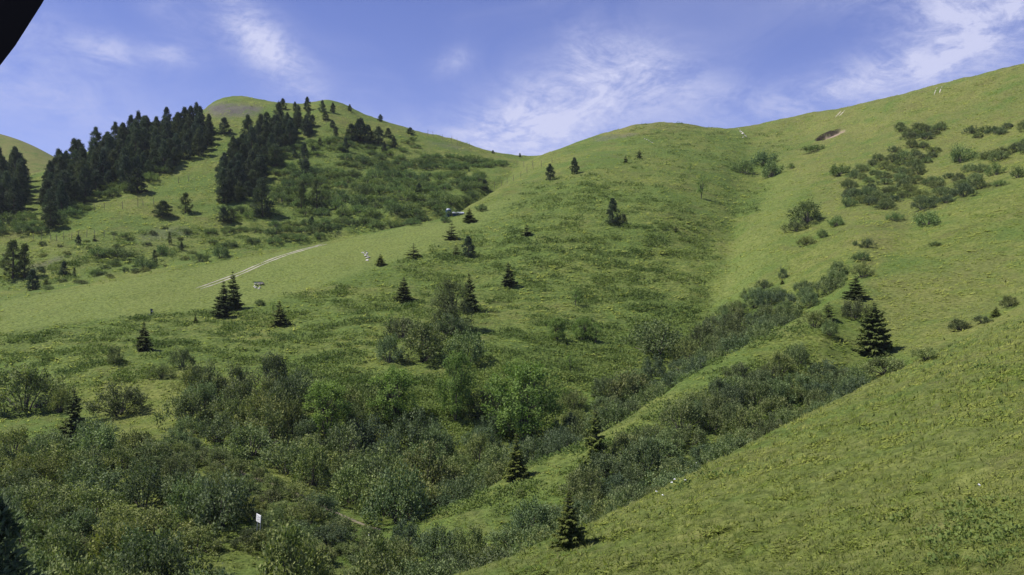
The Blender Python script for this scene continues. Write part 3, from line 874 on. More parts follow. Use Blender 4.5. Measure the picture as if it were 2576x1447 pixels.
# single conifers and trees standing out on the slopes: kind, u, v of the base, height, width, label
SINGLES = [
 ('wide_spruce', 2196, 888, 132, 96, 'biggest, broadest dark spruce, alone at the head of the bushy gully on the right-hand slope'),
 ('spruce', 2152, 752, 62, 58, 'smaller dark spruce just above the biggest spruce on the right-hand slope'),
 ('young_pine', 2085, 803, 46, 34, 'little dark conifer between bushes, beside and left of the biggest spruce'),
 ('spruce', 1015, 757, 64, 44, 'neat cone-shaped spruce left of the airy olive willow on the middle hill'),
 ('spruce', 1183, 786, 106, 48, 'tall slim spruce rising right behind the airy olive willow'),
 ('spruce', 1281, 718, 62, 40, 'lone spruce with spreading skirt, right of the airy olive willow on the middle hill'),
 ('spruce', 704, 823, 70, 48, 'dark spruce below the timber pile, on the edge of the mown slope'),
 ('thin', 686, 786, 26, 12, 'thin little conifer tight against the spruce below the timber pile'),
 ('spruce', 589, 778, 102, 48, 'taller of the two dark pines together in front of the pale track'),
 ('spruce', 561, 795, 94, 50, 'lower, bushier of the two dark pines standing together in front of the pale track'),
 ('spruce', 362, 882, 76, 42, 'dark pointed spruce on the heath, just above the round grey bush'),
 ('spruce', 187, 1108, 138, 72, 'tall pointed spruce at the upper edge of the big lower left thicket'),
 ('young_pine', 1041, 648, 40, 48, 'squat spreading young pine below the blue shed, on the middle hill'),
 ('young_spruce', 957, 667, 30, 30, 'small bright pyramid spruce beside the white stone heap'),
 ('young_pine', 1135, 602, 46, 40, 'ragged open young pine midway between the blue shed and the squat young pine'),
 ('spruce', 1181, 558, 36, 34, 'small dark spruce just below the pale roofed shed'),
 ('pine', 1178, 646, 52, 28, 'narrow upright pine with a smaller one at its left, middle hill'),
 ('young_pine', 1147, 641, 28, 25, 'small pine at the left foot of the narrow upright pine'),
 ('young_pine', 1325, 592, 30, 32, 'low bushy young pine alone in the centre of the middle hill'),
 ('pine', 1541, 563, 64, 28, 'tall lone pine with a light bush at its foot, high on the middle hill'),
 ('pine', 1385, 453, 40, 20, 'left one of two slim pines below the saddle of the ridge'),
 ('pine', 1445, 438, 42, 21, 'right one of two slim pines below the saddle, on a short bare trunk'),
 ('young_pine', 1608, 398, 22, 17, 'upper of two tiny pines under the rounded brown knoll'),
 ('young_pine', 1574, 410, 22, 18, 'lower of two tiny pines under the rounded brown knoll'),
 ('thin', 1764, 500, 60, 26, 'thin leafless-looking sapling casting a shadow at the edge of the grassy hollow'),
 ('thin', 1737, 433, 24, 9, 'very thin pole-like sapling above the grassy hollow'),
 ('young_spruce', 1500, 1180, 168, 72, 'olive spruce standing on the crest of the narrow grass spur among bushes'),
 ('young_spruce', 1298, 1204, 118, 60, 'yellow-green young spruce at the foot of the large leafy rowan'),
 ('young_spruce', 1432, 1380, 165, 86, 'yellowish ragged spruce at the edge of the near grass slope, lowest conifer of all'),
 ('young_pine', 1700, 583, 18, 16, 'tiny dark pine on the shaded right side of the middle hill'),
 ('young_spruce', 2506, 797, 28, 28, 'small spruce on the far right slope beside a reddish bush'),
 ('young_spruce', 1968, 714, 13, 14, 'tiny spruce seedling in the open grass right of the valley bottom'),
 ('young_spruce', 492, 813, 26, 11, 'thin spruce seedling on the heath between two larger spruces'),
 ('airy', 1134, 832, 132, 98, 'large airy olive willow on the middle hill with a dark bush at its foot'),
 ('broad', 1146, 1056, 176, 98, 'upright rowan with visible forked stems and a big black shadow beside it'),
 ('broad', 1322, 1112, 200, 168, 'largest leafy rowan in the hollow, its right side in deep shade'),
 ('broad', 822, 1104, 148, 144, 'fresh green rounded rowan above the footpath'),
 ('broad', 990, 1064, 142, 130, 'light green rowan left of the rowan with forked stems'),
 ('broad', 1402, 858, 62, 52, 'dark leafy young tree with a black shadow, alone on the lower middle hill'),
 ('broad', 1466, 856, 56, 54, 'bright green young tree right of the dark one with the black shadow'),
 ('thin', 1500, 862, 50, 30, 'slender bright sapling at the right edge of the bright green young tree'),
 ('thin', 1448, 768, 46, 26, 'slender open sapling above the dark leafy young tree'),
 ('thin', 1434, 932, 50, 22, 'slim pale sapling on the heath above the large rowan'),
 ('thin', 984, 838, 62, 18, 'faint thin sapling between the neat cone spruce and the bush cluster'),
 ('thin', 1310, 960, 62, 40, 'open thin sapling directly above the large rowan'),
 # far hill on the left
 ('pine', 661, 545, 96, 42, 'lone big pine at the foot of the second wood with a long shadow'),
 ('larch', 797, 528, 78, 36, 'paler larch standing alone right of the big pine with the long shadow'),
 ('larch', 757, 526, 70, 32, 'dull green larch just left of the paler lone larch'),
 ('pine', 563, 338, 42, 24, 'single pine in the grassy gap between the two woods'),
 ('pine', 766, 425, 66, 24, 'slim dark pine among low bushes below the second wood'),
 ('pine', 690, 418, 54, 40, 'round-topped pine among the bushes below the second wood'),
 ('pine', 768, 452, 52, 26, 'dark pine directly below the slim one among low bushes'),
 ('pine', 905, 356, 58, 38, 'tallest of the pine cluster on the open ridge slope'),
 ('pine', 884, 352, 40, 26, 'left-hand pine of the cluster on the open ridge slope'),
 ('pine', 926, 352, 38, 22, 'right-hand small pine of the cluster on the open ridge slope'),
 ('pine', 951, 362, 44, 26, 'leaning pine a little right of the pine cluster on the ridge slope'),
 ('pine', 880, 280, 18, 10, 'small pine breaking the skyline left of the round-headed ridge pine'),
 ('pine', 957, 306, 18, 12, 'small round-headed pine breaking the skyline of the falling ridge'),
 ('pine', 1032, 337, 16, 16, 'round dark bush-like pine lowest on the falling skyline'),
 ('pine', 774, 278, 34, 18, 'tallest skyline pine on the crest between the two rounded tops'),
 ('pine', 712, 276, 28, 16, 'skyline pine at the left end of the crest gap'),
 ('pine', 742, 280, 24, 12, 'slim skyline pine near the middle of the crest gap'),
 ('pine', 838, 285, 26, 12, 'small pine on the grassy top right of the tallest skyline pine'),
 ('pine', 810, 283, 30, 14, 'narrow pine close right of the tallest skyline pine'),
 ('pine', 346, 487, 64, 46, 'stocky pine with a bush, below the right end of the big wood'),
 ('pine', 425, 435, 36, 20, 'small pine at the lower tip of the big wood'),
 ('pine', 126, 576, 68, 34, 'solitary dark pine on the low bushes left of the fence'),
 ('pine', 205, 470, 66, 32, 'dark pine under the left end of the big wood'),
 ('larch', 466, 535, 50, 36, 'dull green broad larch on the open slope left of the second wood'),
 ('pine', 562, 560, 38, 24, 'short dark pine below the left corner of the second wood'),
 ('larch', 582, 562, 36, 22, 'short pale larch beside the short dark pine'),
 ('larch', 32, 700, 96, 62, 'broad dark larch at the left edge above the mown slope'),
 ('larch', 62, 698, 84, 44, 'narrower larch beside the broad one at the left edge'),
 ('pine', 82, 730, 52, 30, 'dark little pine below the two larches at the left edge'),
 ('pine', 160, 692, 34, 16, 'slim dark pine, first of a trio on the heathy slope'),
 ('young_pine', 174, 695, 18, 12, 'shortest pine, middle of a trio on the heathy slope'),
 ('larch', 186, 699, 26, 10, 'thin larch, last of a trio on the heathy slope'),
 ('pine', 197, 616, 24, 12, 'small pine just below the fence posts'),
 ('young_pine', 238, 606, 16, 14, 'low pine at the foot of the fence posts'),
 ('pine', 456, 630, 22, 10, 'small dark pine above the pale track'),
 ('larch', 427, 615, 32, 14, 'thin larch above the pale track'),
 ('larch', 389, 668, 40, 18, 'dark thin larch growing out of a grey bush above the mown slope'),
 ('young_pine', 116, 716, 18, 18, 'low conifer right of the dark little pine at the left edge'),
 ('young_pine', 540, 616, 12, 12, 'tiny conifer near the top of the mown slope'),
 ('pine', 1240, 386, 8, 6, 'tiny pine on the skyline just left of the saddle'),
 ('pine', 1308, 395, 10, 6, 'tiny pine at the lowest point of the saddle'),
 ('pine', 1218, 478, 26, 18, 'small dark pine at the right end of the bush rows under the saddle'),
 ('pine', 1054, 488, 26, 14, 'slim dark pine among the bush rows of the far hill'),
 ('pine', 784, 566, 22, 14, 'tiny dark pine poking from the lowest bush row'),
 ('pine', 410, 545, 40, 40, 'dark round pine bush on the open slope, beside the dull green larch'),
]
for k, u, v, h, w_, lab in SINGLES:
    put(k, u, v, h, w_, lab)

# the dark spruce close by at the left edge of the frame
put('pine', -6, 1500, 470, 210, 'almost black pine cut off by the lower left edge of the picture', loc=at(-30, 46))

# woods on the far hill
g = 'stone pines of the big wood'
pts = fill([(108, 470), (150, 430), (250, 372), (400, 322), (488, 310), (520, 322), (536, 372), (500, 395), (440, 418), (380, 440), (310, 470), (250, 485), (150, 545), (120, 560)], 3.9, 1)
thicket('pine', pts, 1.6, 2.5, 2.15, 'dark stone pine packed into the big wood, left of the bare grey dome', g, 2)
n_pines = len(pts)
g = 'stone pines of the second wood'
pts = fill([(548, 510), (560, 440), (590, 385), (625, 350), (680, 312), (720, 312), (800, 318), (790, 345), (745, 345), (725, 372), (690, 385), (665, 420), (650, 470), (620, 500), (590, 515)], 4.0, 3)
thicket('pine', pts, 1.6, 2.5, 2.15, 'dark stone pine in the second wood, under and right of the bare grey dome', g, 4)
n_pines += len(pts)
g = 'pines of the left edge wood'
pts = fill([(-60, 445), (0, 430), (50, 440), (66, 500), (40, 545), (-10, 560), (-60, 560), (-60, 440)], 4.8, 5)
thicket('pine', pts, 1.8, 2.5, 2.5, 'dark pine in the small wood cut by the left edge, below the distant bare hill', g, 6)
n_pines += len(pts)

g = 'small pines under the summit'
pts = fill([(690, 300), (820, 290), (900, 320), (1030, 360), (960, 390), (830, 380), (720, 400)], 9.5, 8)
thicket('pine', pts, .9, 1.6, 2.1, 'small pine scattered on the grass and scrub under the summit', g, 9)
n_pines += len(pts)

# low mountain pine and alder scrub: far hill
SCRUB = [
 ([(830, 345), (1000, 365), (1040, 350), (1060, 370), (960, 395), (850, 385)], 7.3, 2.6, 3.5, .33, 'low dark bush near the pine cluster on the open ridge slope', 'bushes by the ridge pines'),
 ([(830, 412), (870, 400), (1050, 400), (1110, 395), (1230, 405), (1290, 415), (1200, 425), (1110, 425), (980, 432), (870, 425)], 5.6, 3.0, 4.1, .37, 'green bush in the top row of scrub under the saddle', 'top row of scrub'),
 ([(690, 435), (830, 435), (1000, 446), (1140, 440), (1220, 445), (1200, 478), (1050, 486), (900, 490), (700, 490)], 5.9, 3.2, 4.5, .39, 'green bush in the middle rows of scrub on the far hill', 'middle rows of scrub'),
 ([(680, 505), (780, 548), (840, 545), (1040, 548), (1110, 530), (1190, 512), (1170, 497), (1050, 503), (860, 503)], 5.4, 3.4, 4.7, .42, 'large green bush in the lower row of scrub left of the blue shed', 'lower row of scrub'),
 ([(520, 588), (700, 590), (830, 580), (1000, 573), (1110, 548), (1140, 540), (1000, 560), (800, 560), (640, 575)], 5.1, 2.8, 3.8, .37, 'bush in the lowest band of scrub behind the crest of the mown slope', 'lowest band of scrub'),
 ([(570, 622), (730, 612), (815, 606), (800, 596), (620, 605)], 4.9, 2.6, 3.4, .37, 'bush on the edge of the mown slope above the pale track', 'bushes above the pale track'),
 ([(-60, 590), (60, 600), (150, 570), (220, 520), (300, 490), (420, 440), (380, 425), (250, 480), (100, 545), (-60, 570)], 5.0, 3.0, 4.1, .41, 'grey-green bush along the foot of the big wood', 'bushes below the big wood'),
 ([(560, 545), (640, 555), (690, 540), (640, 515), (560, 525)], 6.1, 2.6, 3.5, .37, 'bush at the foot of the second wood', 'bushes below the second wood'),
 ([(660, 400), (720, 380), (820, 345), (840, 380), (760, 420), (690, 440)], 6.3, 2.8, 3.7, .37, 'bush between the second wood and the scrub rows', 'bushes beside the second wood'),
 # right-hand hill
 ([(2150, 440), (2230, 385), (2335, 362), (2365, 395), (2300, 430), (2340, 455), (2280, 505), (2230, 528), (2130, 505), (2120, 470)], 4.4, 1.8, 3.0, .48, 'dark bush in the biggest patch of scrub on the right-hand hill', 'big scrub patch on the right hill'),
 ([(2260, 322), (2370, 318), (2350, 352), (2270, 350)], 4.5, 2.1, 3.2, .48, 'dark bush in the round patch highest on the right-hand hill', 'top scrub patch on the right hill'),
 ([(2440, 335), (2560, 315), (2600, 330), (2500, 345), (2450, 350)], 4.9, 2.1, 3.0, .48, 'bush in the upper scrub strip by the right edge', 'upper strip of scrub'),
 ([(2480, 400), (2600, 350), (2600, 380), (2530, 402), (2490, 415)], 4.9, 2.1, 3.2, .48, 'bush in the second scrub strip by the right edge', 'second strip of scrub'),
 ([(2300, 500), (2370, 480), (2440, 460), (2480, 470), (2400, 505), (2320, 530)], 4.7, 2.0, 3.0, .48, 'bush in the loose scrub line below the biggest patch', 'loose line of scrub'),
 ([(2330, 470), (2420, 430), (2480, 425), (2440, 450), (2360, 475)], 5.4, 2.0, 2.8, .48, 'bush in the short scrub line right of the biggest patch', 'short line of scrub'),
]
n_mugo = 0
for i, (poly, sp_, lo, hi, hk, lab, grp) in enumerate(SCRUB):
    pts = fill(poly, sp_, 40 + i)
    n_mugo += len(pts)
    thicket('mugo' if i < 9 else 'willow', pts, lo, hi, hk, lab, grp, 60 + i)

BUSHES = [
 ('mugo', 1872, 436, 34, 54, 'dark bush, left of the pair in the high grassy hollow'),
 ('mugo', 1920, 415, 36, 72, 'upper bush of the group in the high grassy hollow'),
 ('mugo', 1942, 444, 46, 58, 'lower dark bush of the group in the high grassy hollow'),
 ('mugo', 1990, 424, 14, 18, 'tiny round bush just right of the group in the high grassy hollow'),
 ('alder', 2030, 560, 52, 112, 'broad bush with dark foot above the grassy valley, largest single one there'),
 ('alder', 2000, 582, 30, 56, 'dark small bush at the lower left of the broad one above the valley'),
 ('mugo', 2103, 568, 28, 46, 'dark bush right of the broad one above the valley'),
 ('mugo', 2068, 597, 20, 32, 'little dark bush between the broad bush and the grass below'),
 ('alder', 2028, 617, 24, 46, 'olive bush under the little dark one above the valley'),
 ('alder', 2182, 624, 26, 36, 'grey bush on the bare slope, upper right of two close together'),
 ('mugo', 2151, 618, 14, 16, 'tiny dark bush left of the grey one on the bare slope'),
 ('mugo', 2168, 655, 22, 44, 'flat dark bush on the line of bushes leading to the dark spruces'),
 ('alder', 2168, 698, 38, 52, 'grey bush right above the smaller dark spruce'),
 ('alder', 1970, 700, 26, 28, 'round grey bush standing free in the grass above the seedling'),
 ('alder', 1923, 726, 22, 38, 'low grey bush in the grass left of the seedling'),
 ('mugo', 2332, 566, 36, 72, 'long dark bush lowest of the right-hand scrub'),
 ('mugo', 2250, 556, 22, 40, 'small dark bush left of the long dark one'),
 ('mugo', 2420, 408, 44, 60, 'pair-like tilted bush between the biggest patch and the right edge'),
 ('mugo', 2506, 440, 32, 46, 'dense dark round bush near the right edge'),
 ('mugo', 2562, 447, 28, 44, 'bush touching the right edge beside the dense dark round one'),
 ('mugo', 2514, 468, 16, 36, 'flat small bush under the dense dark round one'),
 ('mugo', 2352, 618, 10, 34, 'very low dark clump under the long dark bush'),
 ('mugo', 2112, 440, 28, 60, 'pale flat bush left of the biggest scrub patch'),
 ('mugo', 2050, 382, 18, 60, 'pale flat bush under the bare landslip'),
 ('mugo', 2135, 520, 26, 34, 'dark bush at the lower left corner of the biggest scrub patch'),
 ('alder', 2150, 802, 52, 76, 'reddish-grey bush between the two larger dark spruces'),
 ('alder', 2048, 822, 42, 66, 'grey-green bush left of the little dark conifer'),
 ('alder', 2085, 846, 40, 48, 'brownish bush just under the little dark conifer'),
 ('alder', 2540, 770, 26, 52, 'reddish bush near the right edge above the near slope'),
 ('alder', 2410, 830, 26, 70, 'low olive bush on the right slope, left of the small spruce'),
 ('alder', 2470, 812, 20, 50, 'low olive bush touching the small spruce on the far right'),
 ('alder', 2230, 940, 46, 120, 'brownish bush in front of the biggest spruce'),
 ('alder', 2330, 905, 30, 70, 'brownish bush right of the biggest spruce at the near slope edge'),
 ('mugo', 250, 645, 28, 58, 'dark flat bush, left of a pair above the mown slope'),
 ('mugo', 303, 648, 28, 72, 'wider dark flat bush, right of a pair above the mown slope'),
 ('mugo', 362, 678, 36, 54, 'grey bush at the foot of the dark thin larch'),
 ('mugo', 410, 642, 26, 44, 'dark bush above the grey one on the heathy slope'),
 ('mugo', 555, 648, 30, 46, 'dark round bush just above the top of the mown slope'),
 ('mugo', 505, 658, 22, 34, 'smaller round bush left of the dark round one above the mown slope'),
 ('mugo', 315, 598, 14, 30, 'small bush by the fence on the heathy slope'),
 ('mugo', 238, 694, 18, 26, 'brown little bush right of the pine trio'),
 ('mugo', 316, 684, 14, 20, 'tiny round bush left of the grey bush above the mown slope'),
 ('mugo', 290, 668, 16, 30, 'low brown bush under the pair of dark flat bushes'),
 ('alder', 978, 912, 68, 76, 'dark-footed bush at the left end of the bush cluster under the willow'),
 ('alder', 1062, 908, 96, 132, 'broadest bush of the cluster under the airy willow'),
 ('alder', 1170, 914, 84, 112, 'grey bush at the right end of the cluster under the airy willow'),
 ('alder', 1010, 850, 54, 90, 'olive bush at the top of the cluster, left of the airy willow'),
 ('alder', 1135, 842, 50, 100, 'dark glossy bush at the foot of the airy willow'),
 ('alder', 290, 912, 40, 48, 'round grey bush alone on the heath below the pointed spruce'),
 ('alder', 456, 926, 46, 62, 'brown-tinged bush on the fold of grass above the left thicket'),
 ('alder', 408, 950, 36, 60, 'brownish low bush left of the brown-tinged one on the grass fold'),
 ('alder', 512, 1000, 92, 84, 'tall rounded bush standing above the middle thicket, on the grass edge'),
 ('alder', 300, 1042, 76, 136, 'wide dark bush in the grass right of the tall pointed spruce'),
 ('alder', 60, 1030, 110, 180, 'very wide grey bush at the left edge above the thicket'),
 ('alder', 150, 1038, 60, 60, 'smaller bush at the right end of the very wide grey one'),
 ('alder', 1650, 888, 82, 150, 'wide grey bush on the lower right of the middle hill'),
 ('alder', 1585, 1010, 80, 130, 'grey bush between the large rowan and the narrow grass spur'),
 ('mugo', 654, 768, 14, 30, 'small dark bush right of the two pines in front of the track'),
 ('mugo', 1210, 530, 18, 30, 'round bush right of the pale roofed shed'),
 ('mugo', 1120, 560, 18, 26, 'brown bush under the blue shed'),
 ('mugo', 1190, 500, 22, 34, 'dark bush above the pale roofed shed'),
 ('alder', 1565, 562, 26, 30, 'light green bush at the foot of the tall lone pine'),
 ('alder', 1308, 1246, 14, 30, 'tiny dark bush on the narrow grass spur'),
]
BUSHES += [
 ('alder', 632, 1378, 46, 90, 'low bush hiding the left foot of the white board'),
 ('alder', 668, 1382, 50, 96, 'low bush hiding the right foot of the white board'),
]
for k, u, v, h, w_, lab in BUSHES:
    put(k, u, v, h, w_, lab)

# alder and willow thickets of the gullies (u, land line)
THICK = [
 ([(-170, 2.5), (300, 2.4), (900, 2.45), (1000, 2.8), (960, 3.25), (700, 3.38), (480, 3.55), (400, 3.8), (330, 3.93), (200, 3.93), (-170, 3.93)], 4.2, 1.9, 3.1, .72, 'alder bush in the wide thicket below the footpath, lower left', 'thicket below the footpath'),
 ([(430, 4.35), (700, 4.3), (960, 4.1), (1070, 4.12), (1090, 5.0), (1060, 5.5), (900, 5.7), (640, 5.75), (480, 5.5)], 4.6, 2.1, 3.4, .74, 'grey-green bush in the dense thicket above the footpath', 'thicket above the footpath'),
 ([(1100, 4.5), (1330, 4.45), (1560, 4.5), (1780, 4.6), (1980, 4.8), (2000, 5.2), (1760, 5.7), (1600, 5.6), (1420, 5.5), (1250, 5.6), (1080, 5.5)], 4.6, 2.0, 3.1, .66, 'bush in the gully behind the narrow grass spur', 'bushes behind the grass spur'),
 ([(1000, 2.45), (1190, 2.4), (1480, 2.4), (1840, 2.4), (2080, 2.5), (2190, 2.9), (2150, 3.2), (2060, 3.4), (1990, 3.58), (1850, 3.66), (1700, 3.64), (1560, 3.55), (1450, 3.4), (1400, 3.4), (1250, 3.36), (1100, 3.5), (1040, 3.72), (985, 3.72), (975, 3.45)], 3.0, 1.5, 2.4, .64, 'bush in the gully between the near grass slope and the narrow spur', 'bushes below the grass spur'),
 ([(330, 3.72), (480, 3.5), (700, 3.38), (930, 3.3), (935, 3.8), (700, 3.93), (430, 3.95), (330, 3.95)], 2.5, 1.1, 1.9, .55, 'low bush in the strip right under the footpath', 'low bushes under the footpath'),
 ([(1770, 5.3), (1900, 5.15), (1990, 5.2), (2110, 5.2), (2120, 5.7), (2000, 5.95), (1880, 6.1), (1790, 5.95)], 3.8, 1.9, 2.7, .58, 'bush in the long band rising from the valley bottom towards the dark spruces', 'bush band by the valley bottom'),
]
pts = fill([(60, 615), (300, 585), (520, 565), (560, 640), (300, 700), (60, 740)], 7.5, 77)
thicket('alder', pts, .8, 1.7, .42, 'small bush scattered on the heathy slope above the mown strip', 'small bushes above the mown strip', 78)
n_ald = 0
BOARD = ground(648, 1352)
for i, (poly, sp_, lo, hi, hk, lab, grp) in enumerate(THICK):
    pts = fill(poly, sp_, 80 + i, 'us')
    pts = [p for p in pts if not (abs(p.x / p.y - BOARD.x / BOARD.y) * p.y < 3.0 and BOARD.y - 11 < p.y < BOARD.y + 1.5)]
    n_ald += len(pts)
    sp_tree = ground(187, 1108)
    pts = [p for p in pts if not (abs(p.x / p.y - sp_tree.x / sp_tree.y) * p.y < 2.2 and sp_tree.y - 7 < p.y < sp_tree.y + 2)]
    for tu, tv, tw_ in ((1322, 1112, 2.8), (1146, 1056, 1.8), (822, 1104, 2.6), (990, 1064, 2.4)):
        tp = ground(tu, tv)
        pts = [p for p in pts if not (abs(p.x / p.y - tp.x / tp.y) * p.y < tw_ and tp.y - 8 < p.y < tp.y + 4)]
    thicket('willow' if i in (2, 3, 5) else 'alder', pts, lo, hi, hk, lab, grp, 90 + i)
print("COUNTS pines", n_pines, "mugo", n_mugo, "alder", n_ald)


# ------------------------------------------------------------------ things people left on the hill
def box(cx, cy, cz, sx_, sy_, sz_, taper=1.0):
    v = [(cx + a * sx_ / 2 * (taper if c > 0 else 1), cy + b * sy_ / 2 * (taper if c > 0 else 1), cz + c * sz_ / 2)
         for c in (-1, 1) for b in (-1, 1) for a in (-1, 1)]
    f = [(0, 2, 3, 1), (4, 5, 7, 6), (0, 1, 5, 4), (2, 6, 7, 3), (0, 4, 6, 2), (1, 3, 7, 5)]
    return v, f


def join(name, parts, mat, parent=None, loc=None, rot=0, bevel=0):
    V_, F_ = [], []
    for v, f in parts:
        o = len(V_); V_ += list(v); F_ += [tuple(x + o for x in q) for q in f]
    o = obj(name, mesh_np(name, V_, F_, mat), parent, loc)
    o.rotation_euler.z = rot
    if bevel:
        m = o.modifiers.new('bevel', 'BEVEL'); m.width = bevel; m.segments = 2
    return o


def thing(name, label, cat, loc, rot=0, group=None):
    o = bpy.data.objects.new(name, None); COL.objects.link(o)
    o.location = loc; o.rotation_euler.z = rot; o.empty_display_size = .3
    return tag(o, label, cat, group)


# fences of thin stakes
def fence(label, stakes, hpx):
    ps = [ground(u, v) for u, v in stakes]
    root = thing('stake_fence', label, 'fence', ps[0], 0, None)
    first = None
    for i, p in enumerate(ps):
        h = hpx * p.y / F0 * random.uniform(.85, 1.15)
        if first is None:
            first = tube_mesh('post', [[(0, 0, -.3, .09), (.02, .01, .5, .08), (.03, .0, 1, .06)]], M_WOOD, 6)
        o = obj('post', first, root, p - ps[0])
        o.scale = (1, 1, h); o.rotation_euler = (random.uniform(-.1, .1), random.uniform(-.12, .12), random.uniform(0, 6))
    wires = []
    for a, b in zip(ps, ps[1:]):
        a_, b_ = a - ps[0], b - ps[0]
        for hz_ in (.45, .85):
            hh = hz_ * hpx * a.y / F0
            m_ = (a_ + b_) / 2
            wires.append([(*a_[:2], a_[2] + hh, .012), (m_.x, m_.y, max(m_.z + hh - .08, height(a.x / 2 + b.x / 2, a.y / 2 + b.y / 2) - ps[0].z + .1), .012), (*b_[:2], b_[2] + hh, .012)])
    obj('wire', tube_mesh('wire', wires, M_WOOD, 3), root)


fence('long row of thin stakes across the open grass left of the second wood', [(83, 606), (104, 606), (128, 604), (142, 606), (160, 603), (180, 603), (197, 598), (218, 597), (238, 594), (262, 596), (287, 603)], 19)
fence('short row of thin stakes higher on the open grass below the big wood', [(238, 530), (262, 528), (308, 526), (347, 520), (360, 518), (387, 516), (449, 462), (474, 456)], 19)
fence('stakes along the falling skyline above the scrub', [(1075, 342), (1090, 348), (1112, 354), (1135, 360), (1151, 364), (1180, 376)], 17)
fence('wire fence running up the fold to the lowest point of the saddle', [(1244, 474), (1262, 468), (1276, 462), (1292, 455), (1310, 446), (1326, 436), (1341, 427), (1362, 420), (1389, 410)], 16)
fence('faint stakes between the scrub rows and the middle hill', [(1300, 418), (1318, 420), (1340, 416)], 14)


# heaps and rows of pale stones
def rock(r, s):
    d = unit(r.normal(size=(14, 3)))
    import bmesh
    bm = bmesh.new()
    for q in d:
        bm.verts.new(q * s * r.uniform(.75, 1.15) * [1, .85, .62])
    bmesh.ops.convex_hull(bm, input=bm.verts)
    bm.normal_update()
    loose = [v for v in bm.verts if not v.link_faces]
    bmesh.ops.delete(bm, geom=loose, context='VERTS')
    bm.verts.index_update()
    V_ = [tuple(v.co) for v in bm.verts]; F_ = [[v.index for v in f.verts] for f in bm.faces]
    bm.free()
    return V_, [f for f in F_ if len(f) == 3]


def stones(spots, size, seed, label, group):
    """every stone a thing of its own"""
    r = np.random.default_rng(seed)
    variants = []
    for k in range(4):
        V_, F_ = rock(r, 1.0)
        variants.append(mesh_np('pale_stone', V_, F_, M_STONE))
    for i, (u, v) in enumerate(spots):
        s = size * r.uniform(.7, 1.3)
        p = ground(u, v)
        o = obj('pale_stone', variants[i % 4], None, p + Vector((0, 0, s * .25)))
        o.scale = (s, s, s); o.rotation_euler.z = r.uniform(0, 6)
        tag(o, label, 'stone', group)


stones([(1858, 326), (1861, 329), (1863, 332), (1866, 334), (1868, 336), (1871, 338), (1873, 341), (1876, 343), (1878, 346), (1870, 347)], .62, 1,
       'white stone in the straight row running down from the skyline of the right-hand hill', 'white stones below the skyline')
stones([(1622, 350), (1627, 352), (1632, 354), (1637, 357), (1641, 360)], .42, 2, 'pale stone in the short row under the rounded brown knoll', 'pale stones under the knoll')
stones([(913, 637), (917, 640), (920, 634), (922, 641), (919, 645), (925, 645), (927, 649), (922, 650), (924, 656), (924, 638)], .42, 3,
       'white stone in the heap on the mown slope beside the bright pyramid spruce', 'white stone heap')
stones([(640, 722), (644, 725), (651, 727), (655, 724)], .38, 4, 'pale stone at the foot of the timber pile', 'stones by the timber pile')

# pile of timber beside the track
p = ground(650, 716)
pile = thing('timber_pile', 'untidy pile of pale boards and dark timber on the mown slope under the track', 'timber pile', p, .5)
for i, (x, y, z, L, a, m_) in enumerate([(0, 0, .12, 3.0, .1, M_STONE), (.7, .2, .2, 2.6, .25, M_WOOD), (-.7, -.1, .16, 2.8, -.05, M_STONE), (.2, .3, .42, 2.2, 1.2, M_GREEN),
                                         (-.1, -.5, .45, 2.0, 1.35, M_STONE), (.1, .9, .62, 2.3, 1.15, M_GREEN), (.5, -.8, .3, 1.8, .5, M_RUT)]):
    o = join('board', [box(0, 0, 0, .3, L, .14)], m_, pile, (x, y, z), a)

# blue shed with a white cap and the pale roof beside it
p = ground(1128, 545)
sh = thing('water_tank', 'small dark blue tank with a white cap standing at the foot of the scrub', 'tank', p, .3)
hh = 2.9
ang = np.linspace(0, 2 * np.pi, 16, endpoint=False)
tube = tubes([[(0, 0, -.4, .95), (0, 0, .6, .95), (0, 0, 1.9, .93), (0, 0, 2.1, .8)]], 16)
obj('barrel', mesh_np('barrel', tube[0], tube[1], M_TEAL, smooth=True), sh)
capv = tubes([[(0, 0, 2.1, .72), (0, 0, 2.3, .7), (0, 0, 2.5, .5), (0, 0, 2.6, .05)]], 16)
obj('cap', mesh_np('cap', capv[0], capv[1], M_TIN, smooth=True), sh)
p = ground(1152, 541) + Vector((0, 0, 0))
rf = thing('low_shed', 'long low shed with a pale metal roof beside the dark blue tank', 'shed', p, .12)
join('wall', [box(0, 0, .1, 3.2, 1.4, .9)], M_TEAL, rf)
roofv = [(-1.9, -.95, .5), (1.9, -.95, .5), (1.9, 0.1, .95), (-1.9, 0.1, .95), (1.9, .95, .55), (-1.9, .95, .55)]
roofv = roofv + [(x, y, z + .08) for x, y, z in roofv]
join('roof', [(roofv, [(0, 3, 2, 1), (3, 5, 4, 2), (6, 7, 8, 9), (9, 8, 10, 11), (0, 1, 7, 6), (5, 11, 10, 4), (0, 6, 9, 3), (3, 9, 11, 5), (1, 2, 8, 7), (2, 4, 10, 8)])], M_TIN, rf)

# hydrant post on the mown slope
p = ground(381, 792)
hy = thing('hydrant_post', 'dark green hydrant post on a grey slab on the mown slope', 'post', p)
pv = tubes([[(0, 0, -.2, .19), (0, 0, .95, .19), (0, 0, 1.0, .27), (0, 0, 1.22, .27), (0, 0, 1.3, .08)]], 10)
obj('pillar', mesh_np('pillar', pv[0], pv[1], M_GREEN, smooth=True), hy)
av = tubes([[(0, -.1, .75, .1), (.2, -.1, .75, .1), (.42, -.1, .72, .13)]], 8)
obj('outlet', mesh_np('outlet', av[0], av[1], M_GREYP, smooth=True), hy)
join('slab', [box(.05, -.2, .02, .9, .9, .24)], M_STONE, hy)

